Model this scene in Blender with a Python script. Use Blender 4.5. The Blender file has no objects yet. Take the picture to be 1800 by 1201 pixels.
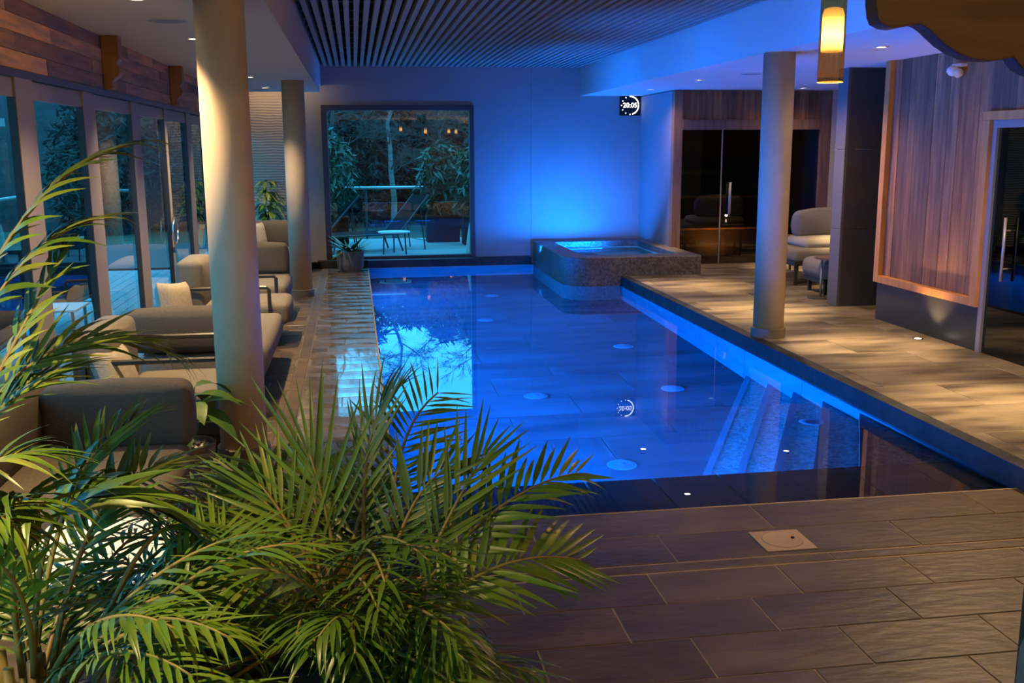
import bpy, bmesh, math, random
from mathutils import Vector, Matrix
random.seed(7)
R = math.radians
scene = bpy.context.scene
COL = scene.collection

# ------------------------------------------------------------------ camera
F_PX = 1770.0
YAW, PITCH, ROLL, EYE = R(8.70), R(10.91), R(-0.34), 1.8
_fw = Vector((math.sin(YAW) * math.cos(PITCH), math.cos(YAW) * math.cos(PITCH), -math.sin(PITCH)))
_rt = Vector((math.cos(YAW), -math.sin(YAW), 0))
_up = _rt.cross(_fw)
_r2 = _rt * math.cos(ROLL) + _up * math.sin(ROLL)
_u2 = -_rt * math.sin(ROLL) + _up * math.cos(ROLL)
cam = bpy.data.cameras.new('camera')
cam.sensor_width = 36.0
cam.lens = F_PX / 1800 * 36
cam.clip_start = 0.05
cam_o = bpy.data.objects.new('camera', cam)
cam_o.matrix_world = Matrix(((_r2.x, _u2.x, -_fw.x, 0), (_r2.y, _u2.y, -_fw.y, 0), (_r2.z, _u2.z, -_fw.z, EYE), (0, 0, 0, 1)))
COL.objects.link(cam_o)
scene.camera = cam_o


def ray(x, y):
    return _fw + _r2 * ((x - 900) / F_PX) - _u2 * ((y - 600.5) / F_PX)


def at(x, y, Y):
    d = ray(x, y)
    return Vector((0, 0, EYE)) + d * (Y / d.y)


# ------------------------------------------------------------------ world, exposure
scene.view_settings.view_transform = 'Standard'
scene.view_settings.look = 'None'
scene.view_settings.gamma = 1
scene.view_settings.use_curve_mapping = False
scene.view_settings.exposure = 0.0
scene.cycles.use_denoising = True
scene.cycles.max_bounces = 10
scene.cycles.transparent_max_bounces = 16
scene.cycles.caustics_reflective = False
scene.cycles.caustics_refractive = False
scene.cycles.sample_clamp_indirect = 4.0

world = bpy.data.worlds.new('dusk_sky')
scene.world = world
world.use_nodes = True
wn, wl = world.node_tree.nodes, world.node_tree.links
wn.clear()
tc = wn.new('ShaderNodeTexCoord')
sep = wn.new('ShaderNodeSeparateXYZ')
rmp = wn.new('ShaderNodeValToRGB')
rmp.color_ramp.elements[0].position = 0.0
rmp.color_ramp.elements[0].color = (0.07, 0.52, 0.86, 1)
rmp.color_ramp.elements[1].position = 0.35
rmp.color_ramp.elements[1].color = (0.05, 0.44, 0.82, 1)
bg = wn.new('ShaderNodeBackground')
bg.inputs['Strength'].default_value = 6.5
wo = wn.new('ShaderNodeOutputWorld')
wl.new(tc.outputs['Generated'], sep.inputs[0])
wl.new(sep.outputs['Z'], rmp.inputs[0])
wl.new(rmp.outputs[0], bg.inputs['Color'])
wl.new(bg.outputs[0], wo.inputs['Surface'])

WARM = (1.0, 0.67, 0.32)
BLUE = (0.0, 0.145, 1.0)


def area(name, loc, normal, sx, sy, power, col, spread=180):
    l = bpy.data.lights.new(name, 'AREA')
    l.shape = 'RECTANGLE'
    l.size, l.size_y = sx, sy
    l.energy, l.color = power, col
    l.spread = R(spread)
    o = bpy.data.objects.new(name, l)
    o.location = loc
    o.rotation_euler = Vector(normal).to_track_quat('-Z', 'Y').to_euler()
    COL.objects.link(o)
    return o


def spot(name, loc, target, power, col, angle=70, blend=0.8, radius=0.035, parent=None):
    l = bpy.data.lights.new(name, 'SPOT')
    l.energy, l.color = power, col
    l.spot_size, l.spot_blend = R(angle), blend
    l.shadow_soft_size = radius
    o = bpy.data.objects.new(name, l)
    o.location = loc
    o.rotation_euler = (Vector(target) - Vector(loc)).to_track_quat('-Z', 'Y').to_euler()
    COL.objects.link(o)
    if parent:
        o.parent = parent
        o.matrix_parent_inverse = Matrix.Translation(parent.location).inverted()
    return o


# underwater lamps in the left and near pool walls, plus added lamps standing in for the light that leaves the water
for yy in (6.2, 8.6, 11.0, 13.4):
    area('pool_lamp_light', (0.19, yy, -0.55), (1, 0.05, -0.08), 0.5, 0.25, 430, BLUE)
for xx in (0.9, 1.7):
    area('pool_lamp_light', (xx, 5.3, -0.55), (0.1, 1, -0.15), 0.4, 0.25, 330, BLUE)
for yy in (7.0, 10.0, 13.0):
    area('pool_glow_standin', (0.3, yy, 0.02), (0.88, 0.0, 0.47), 0.16, 0.6, 100, (0.0, 0.15, 1.0), 62)  # added lamps without fixtures, turning the right beam and column blue
area('tub_glow_standin', (3.15, 14.75, 0.33), (-0.12, 0.62, 0.78), 1.1, 0.2, 210, (0.0, 0.16, 1.0))  # added lamp over the tub water, imitates its glow on the back wall
area('tub_lamp_light', (3.6, 13.26, 0.24), (0, .72, -0.68), 1.0, 0.10, 420, (0.03, 0.30, 1.0))


# ------------------------------------------------------------------ materials
def nodes(m):
    m.use_nodes = True
    return m.node_tree.nodes, m.node_tree.links, m.node_tree.nodes['Principled BSDF']


MATS = {}


def pm(name, col, rough=0.5, metal=0.0, col2=None, scale=8.0, stretch=(1, 1, 1), bump=0.0, rand=0.0, spec=0.5,
       rough2=None, bscale=None, emit=None, estr=0.0, detail=4, lo=0.35, hi=0.65, coat=0.0):
    m = bpy.data.materials.new(name)
    n, l, p = nodes(m)
    p.inputs['Roughness'].default_value = rough
    p.inputs['Metallic'].default_value = metal
    p.inputs['Specular IOR Level'].default_value = spec
    p.inputs['Coat Weight'].default_value = coat
    p.inputs['Base Color'].default_value = (*col, 1)
    if emit:
        p.inputs['Emission Color'].default_value = (*emit, 1)
        p.inputs['Emission Strength'].default_value = estr
    if col2 or bump or rough2 is not None:
        t = n.new('ShaderNodeTexCoord')
        oi = n.new('ShaderNodeObjectInfo')
        ml = n.new('ShaderNodeVectorMath'); ml.operation = 'MULTIPLY'
        ml.inputs[1].default_value = stretch
        ad = n.new('ShaderNodeVectorMath'); ad.operation = 'ADD'
        sc = n.new('ShaderNodeMath'); sc.operation = 'MULTIPLY'; sc.inputs[1].default_value = 37.0
        l.new(oi.outputs['Random'], sc.inputs[0])
        l.new(t.outputs['Object'], ml.inputs[0])
        l.new(ml.outputs[0], ad.inputs[0])
        l.new(sc.outputs[0], ad.inputs[1])
        ns = n.new('ShaderNodeTexNoise')
        ns.inputs['Scale'].default_value = scale
        ns.inputs['Detail'].default_value = detail
        l.new(ad.outputs[0], ns.inputs['Vector'])
        if col2:
            mr = n.new('ShaderNodeMapRange')
            mr.inputs['From Min'].default_value = lo
            mr.inputs['From Max'].default_value = hi
            l.new(ns.outputs['Fac'], mr.inputs['Value'])
            mx = n.new('ShaderNodeMix'); mx.data_type = 'RGBA'
            mx.inputs['A'].default_value = (*col, 1)
            mx.inputs['B'].default_value = (*col2, 1)
            l.new(mr.outputs[0], mx.inputs['Factor'])
            out = mx.outputs['Result']
            if rand:
                r2 = n.new('ShaderNodeMapRange')
                r2.inputs['To Min'].default_value = 1 - rand
                r2.inputs['To Max'].default_value = 1 + rand
                l.new(oi.outputs['Random'], r2.inputs['Value'])
                vm = n.new('ShaderNodeVectorMath'); vm.operation = 'SCALE'
                l.new(out, vm.inputs[0]); l.new(r2.outputs[0], vm.inputs['Scale'])
                out = vm.outputs[0]
            l.new(out, p.inputs['Base Color'])
        if rough2 is not None:
            n3 = n.new('ShaderNodeTexNoise')
            n3.inputs['Scale'].default_value = scale * 0.6
            n3.inputs['Detail'].default_value = 3
            l.new(t.outputs['Object'], n3.inputs['Vector'])
            m3 = n.new('ShaderNodeMapRange')
            m3.inputs['From Min'].default_value = 0.44
            m3.inputs['From Max'].default_value = 0.58
            m3.inputs['To Min'].default_value = rough
            m3.inputs['To Max'].default_value = rough2
            l.new(n3.outputs['Fac'], m3.inputs['Value'])
            l.new(m3.outputs[0], p.inputs['Roughness'])
        if bump:
            bs = ns
            if bscale:
                bs = n.new('ShaderNodeTexNoise')
                bs.inputs['Scale'].default_value = bscale
                bs.inputs['Detail'].default_value = 3
                l.new(ad.outputs[0], bs.inputs['Vector'])
            b = n.new('ShaderNodeBump')
            b.inputs['Strength'].default_value = bump
            b.inputs['Distance'].default_value = 0.02
            l.new(bs.outputs['Fac'], b.inputs['Height'])
            l.new(b.outputs[0], p.inputs['Normal'])
    MATS[name] = m
    return m


def emission(name, col, strength):
    m = bpy.data.materials.new(name)
    m.use_nodes = True
    n, l = m.node_tree.nodes, m.node_tree.links
    n.clear()
    e = n.new('ShaderNodeEmission'); o = n.new('ShaderNodeOutputMaterial')
    e.inputs[0].default_value = (*col, 1); e.inputs[1].default_value = strength
    l.new(e.outputs[0], o.inputs[0])
    return m


def pane_mat(name, tint, f0=0.1, grow=0.9, body=None):
    """thin glass: tinted see-through plus a mirror share that grows at grazing angles"""
    m = bpy.data.materials.new(name)
    m.use_nodes = True
    n, l = m.node_tree.nodes, m.node_tree.links
    n.clear()
    tr = n.new('ShaderNodeBsdfTransparent'); tr.inputs[0].default_value = (*tint, 1)
    gl = n.new('ShaderNodeBsdfGlossy'); gl.inputs['Roughness'].default_value = 0.0
    gl.inputs['Color'].default_value = (1, 1, 1, 1)
    lw = n.new('ShaderNodeLayerWeight'); lw.inputs['Blend'].default_value = 0.5
    pw = n.new('ShaderNodeMath'); pw.operation = 'POWER'; pw.inputs[1].default_value = 5.0
    mr = n.new('ShaderNodeMapRange'); mr.inputs['To Min'].default_value = f0; mr.inputs['To Max'].default_value = grow
    mx = n.new('ShaderNodeMixShader'); o = n.new('ShaderNodeOutputMaterial')
    l.new(lw.outputs['Facing'], pw.inputs[0]); l.new(pw.outputs[0], mr.inputs['Value'])
    base = tr
    if body:
        df = n.new('ShaderNodeBsdfTranslucent'); df.inputs[0].default_value = (*body, 1)
        base = n.new('ShaderNodeMixShader'); base.inputs[0].default_value = 0.012
        l.new(tr.outputs[0], base.inputs[1]); l.new(df.outputs[0], base.inputs[2])
    l.new(mr.outputs[0], mx.inputs[0]); l.new(base.outputs[0], mx.inputs[1]); l.new(gl.outputs[0], mx.inputs[2])
    l.new(mx.outputs[0], o.inputs[0])
    return m


def water_mat(name, col):
    m = bpy.data.materials.new(name)
    m.use_nodes = True
    n, l = m.node_tree.nodes, m.node_tree.links
    n.clear()
    g = n.new('ShaderNodeBsdfGlass'); o = n.new('ShaderNodeOutputMaterial')
    g.inputs['IOR'].default_value = 1.333; g.inputs['Roughness'].default_value = 0.0
    g.inputs['Color'].default_value = (*col, 1)
    l.new(g.outputs[0], o.inputs[0])
    return m


def mosaic_mat(name, c1, c2, scale, bump=0.5, rough=0.45):
    m = bpy.data.materials.new(name)
    n, l, p = nodes(m)
    t = n.new('ShaderNodeTexCoord')
    v = n.new('ShaderNodeTexVoronoi'); v.inputs['Scale'].default_value = scale
    v2 = n.new('ShaderNodeTexVoronoi'); v2.feature = 'DISTANCE_TO_EDGE'; v2.inputs['Scale'].default_value = scale
    mx = n.new('ShaderNodeMix'); mx.data_type = 'RGBA'
    mx.inputs['A'].default_value = (*c1, 1); mx.inputs['B'].default_value = (*c2, 1)
    sp = n.new('ShaderNodeSeparateColor')
    b = n.new('ShaderNodeBump'); b.inputs['Strength'].default_value = bump; b.inputs['Distance'].default_value = 0.01
    l.new(t.outputs['Object'], v.inputs['Vector']); l.new(t.outputs['Object'], v2.inputs['Vector'])
    l.new(v.outputs['Color'], sp.inputs[0]); l.new(sp.outputs[0], mx.inputs['Factor'])
    l.new(mx.outputs['Result'], p.inputs['Base Color'])
    l.new(v2.outputs['Distance'], b.inputs['Height']); l.new(b.outputs[0], p.inputs['Normal'])
    p.inputs['Roughness'].default_value = rough
    return m


def wave_mat(name, col, rough, scale, bump):
    m = bpy.data.materials.new(name)
    n, l, p = nodes(m)
    p.inputs['Base Color'].default_value = (*col, 1)
    p.inputs['Roughness'].default_value = rough
    t = n.new('ShaderNodeTexCoord')
    w = n.new('ShaderNodeTexWave'); w.bands_direction = 'Z'
    w.inputs['Scale'].default_value = scale; w.inputs['Distortion'].default_value = 5.0
    w.inputs['Detail'].default_value = 2; w.inputs['Detail Scale'].default_value = 0.35
    b = n.new('ShaderNodeBump'); b.inputs['Strength'].default_value = bump; b.inputs['Distance'].default_value = 0.03
    l.new(t.outputs['Object'], w.inputs['Vector']); l.new(w.outputs['Fac'], b.inputs['Height'])
    l.new(b.outputs[0], p.inputs['Normal'])
    return m


M_slate = pm('slate_tile', (0.056, 0.037, 0.018), 0.42, col2=(0.11, 0.075, 0.038), scale=3.2, stretch=(0.7, 1.8, 1), bump=0.25, rand=0.22, bscale=14)
M_slate_wet = pm('slate_tile_wet', (0.085, 0.072, 0.060), 0.34, col2=(0.16, 0.135, 0.11), scale=3.5, bump=0.05, rand=0.18, bscale=12, rough2=0.06, coat=0.6)
M_slate_r = pm('slate_tile_large', (0.055, 0.042, 0.031), 0.40, col2=(0.25, 0.205, 0.15), scale=2.6, stretch=(0.5, 1.6, 1), bump=0.3, rand=0.12, bscale=8)
M_grout = pm('grout', (0.34, 0.25, 0.15), 0.8)
M_grout_d = pm('dark_grout', (0.10, 0.085, 0.07), 0.8)
M_pool = pm('pool_tile', (0.035, 0.042, 0.052), 0.5, col2=(0.10, 0.11, 0.13), scale=1.6, stretch=(0.5, 2.0, 1), rand=0.12, bump=0.1, bscale=9)
M_poolwall = pm('pool_wall_tile', (0.19, 0.21, 0.24), 0.5, col2=(0.26, 0.28, 0.32), scale=3, rand=0.08)
M_curb = pm('curb_tile', (0.018, 0.019, 0.02), 0.6, spec=.2, col2=(0.04, 0.042, 0.045), scale=5)
M_mosaic = mosaic_mat('pebble_mosaic', (0.035, 0.031, 0.029), (0.13, 0.11, 0.095), 44, 0.8)
M_mosaic_step = mosaic_mat('step_mosaic', (0.20, 0.18, 0.165), (0.52, 0.48, 0.44), 45, 0.6)
M_mosaic_tub = mosaic_mat('tub_mosaic', (0.45, 0.5, 0.55), (0.8, 0.85, 0.9), 36, 0.3)
M_plaster = pm('white_plaster', (0.62, 0.58, 0.54), 0.75)
M_ceil = pm('ceiling_paint', (0.66, 0.62, 0.58), 0.8)
M_wall = pm('back_wall_paint', (0.25, 0.25, 0.265), 0.65, col2=(0.275, 0.275, 0.29), scale=2)
M_wavy = wave_mat('wavy_wall', (0.50, 0.44, 0.36), 0.6, 8.0, 0.4)
M_column = pm('column_paint', (0.64, 0.51, 0.37), 0.55, col2=(0.60, 0.47, 0.335), scale=9)
M_colbase = pm('column_base', (0.14, 0.115, 0.095), 0.45)
M_slat = pm('ceiling_slat', (0.34, 0.315, 0.29), 0.6)
M_black = pm('black_felt', (0.006, 0.006, 0.007), 0.95)
M_frame = pm('window_metal', (0.26, 0.235, 0.21), 0.5, metal=0.1)
M_gasket = pm('black_rubber', (0.008, 0.008, 0.009), 0.6)
M_rail = pm('dark_rail', (0.05, 0.048, 0.046), 0.45)
M_barn = pm('reclaimed_board', (0.60, 0.31, 0.155), 0.75, col2=(0.27, 0.185, 0.135), scale=5, stretch=(1, 0.35, 4), bump=0.35, rand=0.5, bscale=25)
M_corbel = pm('corbel_pine', (0.34, 0.17, 0.055), 0.6, col2=(0.24, 0.11, 0.035), scale=6, stretch=(2, 2, 0.4), bump=0.15)
M_bracket = pm('bracket_oak', (0.11, 0.052, 0.012), 0.65, col2=(0.07, 0.032, 0.008), scale=5, stretch=(0.6, 2, 5), bump=0.3)
M_plank = pm('larch_plank', (0.34, 0.15, 0.06), 0.75, col2=(0.14, 0.058, 0.028), scale=6, stretch=(4, 4, 0.3), bump=0.35, rand=0.4, bscale=22)
M_trim = pm('larch_trim', (0.58, 0.25, 0.07), 0.55, col2=(0.46, 0.19, 0.05), scale=6, stretch=(3, 3, 0.5), bump=0.1)
M_sauna = pm('sauna_timber', (0.25, 0.13, 0.075), 0.7, col2=(0.15, 0.08, 0.05), scale=5, stretch=(5, 5, 0.35), bump=0.3, rand=0.35, bscale=22)
M_bench = pm('sauna_bench', (0.40, 0.20, 0.07), 0.6)
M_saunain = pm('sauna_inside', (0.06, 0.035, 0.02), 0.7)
M_plinth = pm('brushed_plinth', (0.06, 0.058, 0.058), 0.34, metal=0.55, bump=0.03, bscale=60)
M_pillar = pm('stone_pillar', (0.045, 0.038, 0.034), 0.55, col2=(0.06, 0.05, 0.045), scale=4)
M_steel = pm('steel', (0.55, 0.55, 0.56), 0.25, metal=1.0)
M_alu = pm('aluminium', (0.38, 0.37, 0.37), 0.4, metal=0.6)
M_fabric = pm('grey_fabric', (0.17, 0.152, 0.128), 0.95, col2=(0.21, 0.188, 0.158), scale=60, stretch=(1, 1, 5), bump=0.15, spec=0.2)
M_fabric_d = pm('dark_fabric', (0.095, 0.08, 0.064), 0.95, col2=(0.12, 0.102, 0.082), scale=60, stretch=(1, 1, 5), bump=0.15, spec=0.2)
M_fabric_l = pm('light_fabric', (0.36, 0.33, 0.27), 0.95, col2=(0.42, 0.38, 0.32), scale=60, bump=0.15, spec=0.2)
M_sofaframe = pm('sofa_frame', (0.03, 0.026, 0.022), 0.4)
M_rope = pm('weave', (0.045, 0.04, 0.038), 0.7)
M_pot = pm('concrete_pot', (0.22, 0.185, 0.155), 0.8, col2=(0.15, 0.125, 0.105), scale=10, bump=0.3, bscale=30)
M_pot_l = pm('pale_pot', (0.34, 0.30, 0.26), 0.8)
M_soil = pm('soil', (0.03, 0.022, 0.015), 1.0)
M_pebble = pm('white_pebble', (0.65, 0.6, 0.52), 0.6)
M_palm = pm('palm_leaf', (0.045, 0.115, 0.009), 0.38, col2=(0.085, 0.145, 0.011), scale=3, rand=0.35, spec=0.4)
M_palm_y = pm('palm_leaf_yellow', (0.15, 0.165, 0.016), 0.42, col2=(0.11, 0.16, 0.014), scale=3, rand=0.3, spec=0.4)
M_stem = pm('palm_stem', (0.16, 0.17, 0.03), 0.5, col2=(0.2, 0.13, 0.03), scale=4)
M_leaf = pm('leaf', (0.05, 0.13, 0.012), 0.4, col2=(0.08, 0.17, 0.02), scale=4, rand=0.3)
M_leaf_l = pm('leaf_light', (0.25, 0.30, 0.05), 0.45, col2=(0.16, 0.24, 0.03), scale=4, rand=0.3)
M_fern = pm('fern_leaf', (0.03, 0.10, 0.03), 0.45, col2=(0.05, 0.14, 0.035), scale=4, rand=0.3)
M_bamboo = pm('bamboo_leaf', (0.016, 0.05, 0.03), 0.5, col2=(0.04, 0.085, 0.045), scale=1.5, rand=0.3)
M_hedge = pm('woodland_leaf', (0.008, 0.016, 0.014), 0.8, col2=(0.020, 0.028, 0.025), scale=0.7, rand=0.3)
M_bark = pm('bark', (0.03, 0.027, 0.024), 0.9)
M_birch = pm('birch_bark', (0.13, 0.13, 0.125), 0.8, col2=(0.05, 0.09, 0.08), scale=4, stretch=(0.4, 0.4, 2), lo=0.5, hi=0.6)
M_earth = pm('leaf_litter', (0.016, 0.012, 0.010), 1.0, col2=(0.005, 0.006, 0.006), scale=2.5, bump=0.4, detail=8)
M_grass = pm('grass', (0.03, 0.05, 0.02), 1.0, col2=(0.06, 0.07, 0.03), scale=1.2)
M_deck = pm('terrace_board', (0.36, 0.34, 0.32), 0.55, col2=(0.26, 0.245, 0.23), scale=6, stretch=(0.4, 4, 1), rand=0.15)
M_outdark = pm('outdoor_frame', (0.02, 0.02, 0.022), 0.5)
M_outgrey = pm('outdoor_mesh', (0.006, 0.006, 0.007), 0.9, spec=.1)
M_planter = pm('planter_box', (0.018, 0.017, 0.017), 0.8, spec=.15)
M_white = pm('white_lacquer', (0.75, 0.70, 0.62), 0.45)
M_board = pm('paddle_board', (0.55, 0.53, 0.5), 0.4)
M_drain = pm('skimmer_plastic', (0.36, 0.26, 0.18), 0.5)
M_inlet = pm('inlet_white', (0.5, 0.53, 0.56), 0.4)
M_clock = pm('clock_glass', (0.004, 0.004, 0.005), 0.15)
M_speaker = pm('speaker_grille', (0.30, 0.29, 0.28), 0.7)
M_trimring = pm('light_ring', (0.6, 0.58, 0.55), 0.5)
M_conc = pm('concrete_side', (0.10, 0.095, 0.09), 0.8)
E_down = emission('downlight_glow', (1.0, 0.86, 0.66), 22)
E_lamp = emission('lamp_glow', (1.0, 0.62, 0.22), 14)
_n, _l = E_lamp.node_tree.nodes, E_lamp.node_tree.links
_t = _n.new('ShaderNodeTexCoord'); _s = _n.new('ShaderNodeSeparateXYZ'); _r = _n.new('ShaderNodeMapRange'); _c = _n.new('ShaderNodeFloatCurve')
_r.inputs['From Min'].default_value = .118; _r.inputs['From Max'].default_value = .29
_l.new(_t.outputs['Object'], _s.inputs[0]); _l.new(_s.outputs['Z'], _r.inputs['Value'])
_rp = _n.new('ShaderNodeValToRGB')
_rp.color_ramp.elements[0].color = (.06, .06, .06, 1)
_rp.color_ramp.elements[1].color = (.05, .05, .05, 1)
for _p, _v in ((.16, .55), (.38, 1.0), (.62, .5), (.80, .13)):
    _e = _rp.color_ramp.elements.new(_p); _e.color = (_v, _v, _v, 1)
_m = _n.new('ShaderNodeMath'); _m.operation = 'MULTIPLY'; _m.inputs[1].default_value = 16
_l.new(_r.outputs[0], _rp.inputs[0]); _l.new(_rp.outputs[0], _m.inputs[0])
_l.new(_m.outputs[0], [q for q in _n if q.type == 'EMISSION'][0].inputs['Strength'])
E_flame = emission('flame_glow', (1.0, 0.6, 0.25), 16)
E_led = emission('clock_led', (1.0, 0.97, 1.0), 3.5)
E_inlet = emission('pool_inlet_led', (0.1, 0.35, 1.0), 1.2)
G_win = pane_mat('window_glass', (0.66, 0.80, 0.86), 0.10, 0.95)
G_smoke = pane_mat('smoked_glass', (0.22, 0.18, 0.14), 0.07, 0.9)
G_black = pane_mat('black_glass', (0.03, 0.03, 0.035), 0.06, 0.9)
G_amber = pane_mat('amber_glass', (0.80, 0.56, 0.25), 0.10, 0.9, (0.85, 0.42, 0.08))
G_rail = pane_mat('rail_glass', (0.85, 0.92, 0.92), 0.08, 0.9)
W_pool = water_mat('pool_water', (0.92, 0.96, 1.0))


# ------------------------------------------------------------------ builders
def link(name, mesh, parent=None, loc=None):
    o = bpy.data.objects.new(name, mesh)
    COL.objects.link(o)
    if parent:
        o.parent = parent
    if loc is not None:
        o.location = loc
    return o


def tag(o, label=None, cat=None, group=None, kind=None):
    if label: o['label'] = label
    if cat: o['category'] = cat
    if group: o['group'] = group
    if kind: o['kind'] = kind
    return o


def empty(name, loc, label, cat, group=None, kind=None, rz=0):
    o = bpy.data.objects.new(name, None)
    COL.objects.link(o)
    o.location = loc
    o.rotation_euler = (0, 0, rz)
    o.empty_display_size = 0.1
    return tag(o, label, cat, group, kind)


class MB:
    def __init__(s):
        s.v, s.f = [], []

    def add(s, vs, fs):
        b = len(s.v)
        s.v += [tuple(v) for v in vs]
        s.f += [tuple(i + b for i in f) for f in fs]
        return s

    def box(s, x0, x1, y0, y1, z0, z1):
        vs = [(x, y, z) for z in (z0, z1) for y in (y0, y1) for x in (x0, x1)]
        return s.add(vs, [(0, 2, 3, 1), (4, 5, 7, 6), (0, 1, 5, 4), (2, 6, 7, 3), (0, 4, 6, 2), (1, 3, 7, 5)])

    def prism(s, poly, z0, z1, axis='z'):
        n = len(poly)
        def P(a, b, c):
            return {'z': (a, b, c), 'y': (a, c, b), 'x': (c, a, b)}[axis]
        vs = [P(a, b, z0) for a, b in poly] + [P(a, b, z1) for a, b in poly]
        fs = [tuple(reversed(range(n))), tuple(range(n, 2 * n))] + [(i, (i + 1) % n, n + (i + 1) % n, n + i) for i in range(n)]
        return s.add(vs, fs)

    def lathe(s, prof, n=24, c=(0, 0, 0), caps=True):
        vs, fs = [], []
        for r, z in prof:
            for k in range(n):
                a = 2 * math.pi * k / n
                vs.append((c[0] + r * math.cos(a), c[1] + r * math.sin(a), c[2] + z))
        for i in range(len(prof) - 1):
            for k in range(n):
                k2 = (k + 1) % n
                fs.append((i * n + k, i * n + k2, (i + 1) * n + k2, (i + 1) * n + k))
        if caps:
            fs.append(tuple(reversed(range(n))))
            fs.append(tuple(range((len(prof) - 1) * n, len(prof) * n)))
        return s.add(vs, fs)

    def tube(s, pts, rad, n=6, cap=True):
        pts = [Vector(p) for p in pts]
        if not isinstance(rad, (list, tuple)): rad = [rad] * len(pts)
        vs, fs = [], []
        prev = None
        for i, p in enumerate(pts):
            t = (pts[min(i + 1, len(pts) - 1)] - pts[max(i - 1, 0)]).normalized()
            ref = prev if prev is not None else (Vector((0, 0, 1)) if abs(t.z) < 0.9 else Vector((1, 0, 0)))
            a = ref - t * ref.dot(t)
            if a.length < 1e-4: a = t.orthogonal()
            a.normalize(); prev = a
            b = t.cross(a)
            for k in range(n):
                th = 2 * math.pi * k / n
                vs.append(p + (a * math.cos(th) + b * math.sin(th)) * rad[i])
        for i in range(len(pts) - 1):
            for k in range(n):
                k2 = (k + 1) % n
                fs.append((i * n + k, i * n + k2, (i + 1) * n + k2, (i + 1) * n + k))
        if cap:
            fs.append(tuple(reversed(range(n)))); fs.append(tuple(range((len(pts) - 1) * n, len(pts) * n)))
        return s.add(vs, fs)

    def cushion(s, x0, x1, y0, y1, z0, z1, r=0.05, puff=0.02):
        c = Vector(((x0 + x1) / 2, (y0 + y1) / 2, (z0 + z1) / 2))
        h = Vector(((x1 - x0) / 2, (y1 - y0) / 2, (z1 - z0) / 2))
        r = min(r, h.x * .95, h.y * .95, h.z * .95)
        core = h - Vector((r, r, r))
        def prm(hh):
            e = (hh - r) / hh
            return [-1, -1 + (1 - e) * .35, -e - 0.001, -e * .5, 0, e * .5, e + 0.001, 1 - (1 - e) * .35, 1]
        idx, vs, fs = {}, [], []
        def vert(p):
            q = Vector((p[0] * h.x, p[1] * h.y, p[2] * h.z))
            cc = Vector((max(-core.x, min(core.x, q.x)), max(-core.y, min(core.y, q.y)), max(-core.z, min(core.z, q.z))))
            d = q - cc
            pos = cc + (d.normalized() * r if d.length > 1e-9 else d)
            b = [(1 - p[(i + 1) % 3] ** 2) * (1 - p[(i + 2) % 3] ** 2) for i in range(3)]
            pos += Vector([puff * b[i] * (1 if p[i] > 0 else -1) * (abs(p[i]) > .999) for i in range(3)])
            k = (round(pos.x, 5), round(pos.y, 5), round(pos.z, 5))
            if k not in idx:
                idx[k] = len(vs); vs.append(pos + c)
            return idx[k]
        P = [prm(h.x), prm(h.y), prm(h.z)]
        for ax in range(3):
            u, w = (ax + 1) % 3, (ax + 2) % 3
            for sg in (-1, 1):
                for i in range(8):
                    for j in range(8):
                        q = []
                        for (a, b) in ((i, j), (i + 1, j), (i + 1, j + 1), (i, j + 1)):
                            p = [0, 0, 0]; p[ax] = sg; p[u] = P[u][a]; p[w] = P[w][b]
                            q.append(vert(p))
                        if sg < 0: q.reverse()
                        if len(set(q)) >= 3:
                            qq = []
                            for t in q:
                                if t not in qq: qq.append(t)
                            fs.append(tuple(qq))
        return s.add(vs, fs)

    def build(s, name, mat, parent=None, smooth=False, bevel=0.0, loc=None, xf=None):
        if xf is not None:
            s.v = [tuple(xf @ Vector(v)) for v in s.v]
        me = bpy.data.meshes.new(name)
        me.from_pydata(s.v, [], s.f)
        if bevel:
            bm = bmesh.new(); bm.from_mesh(me)
            bmesh.ops.remove_doubles(bm, verts=bm.verts, dist=1e-6)
            bmesh.ops.bevel(bm, geom=list(bm.edges), offset=bevel, segments=2, affect='EDGES', profile=0.6)
            bm.to_mesh(me); bm.free()
        me.materials.append(mat)
        if smooth:
            me.polygons.foreach_set('use_smooth', [True] * len(me.polygons))
        me.update()
        return link(name, me, parent, loc)


def bx(name, mat, x0, x1, y0, y1, z0, z1, parent=None, bevel=0.0):
    return MB().box(x0, x1, y0, y1, z0, z1).build(name, mat, parent, bevel=bevel)


def smooth_by_angle(o, ang=40):
    me = o.data
    me.polygons.foreach_set('use_smooth', [True] * len(me.polygons))
    bm = bmesh.new(); bm.from_mesh(me)
    for e in bm.edges:
        if len(e.link_faces) == 2 and e.calc_face_angle(0) > R(ang):
            e.smooth = False
    bm.to_mesh(me); bm.free()
    return o


_tiles = {}


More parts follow.
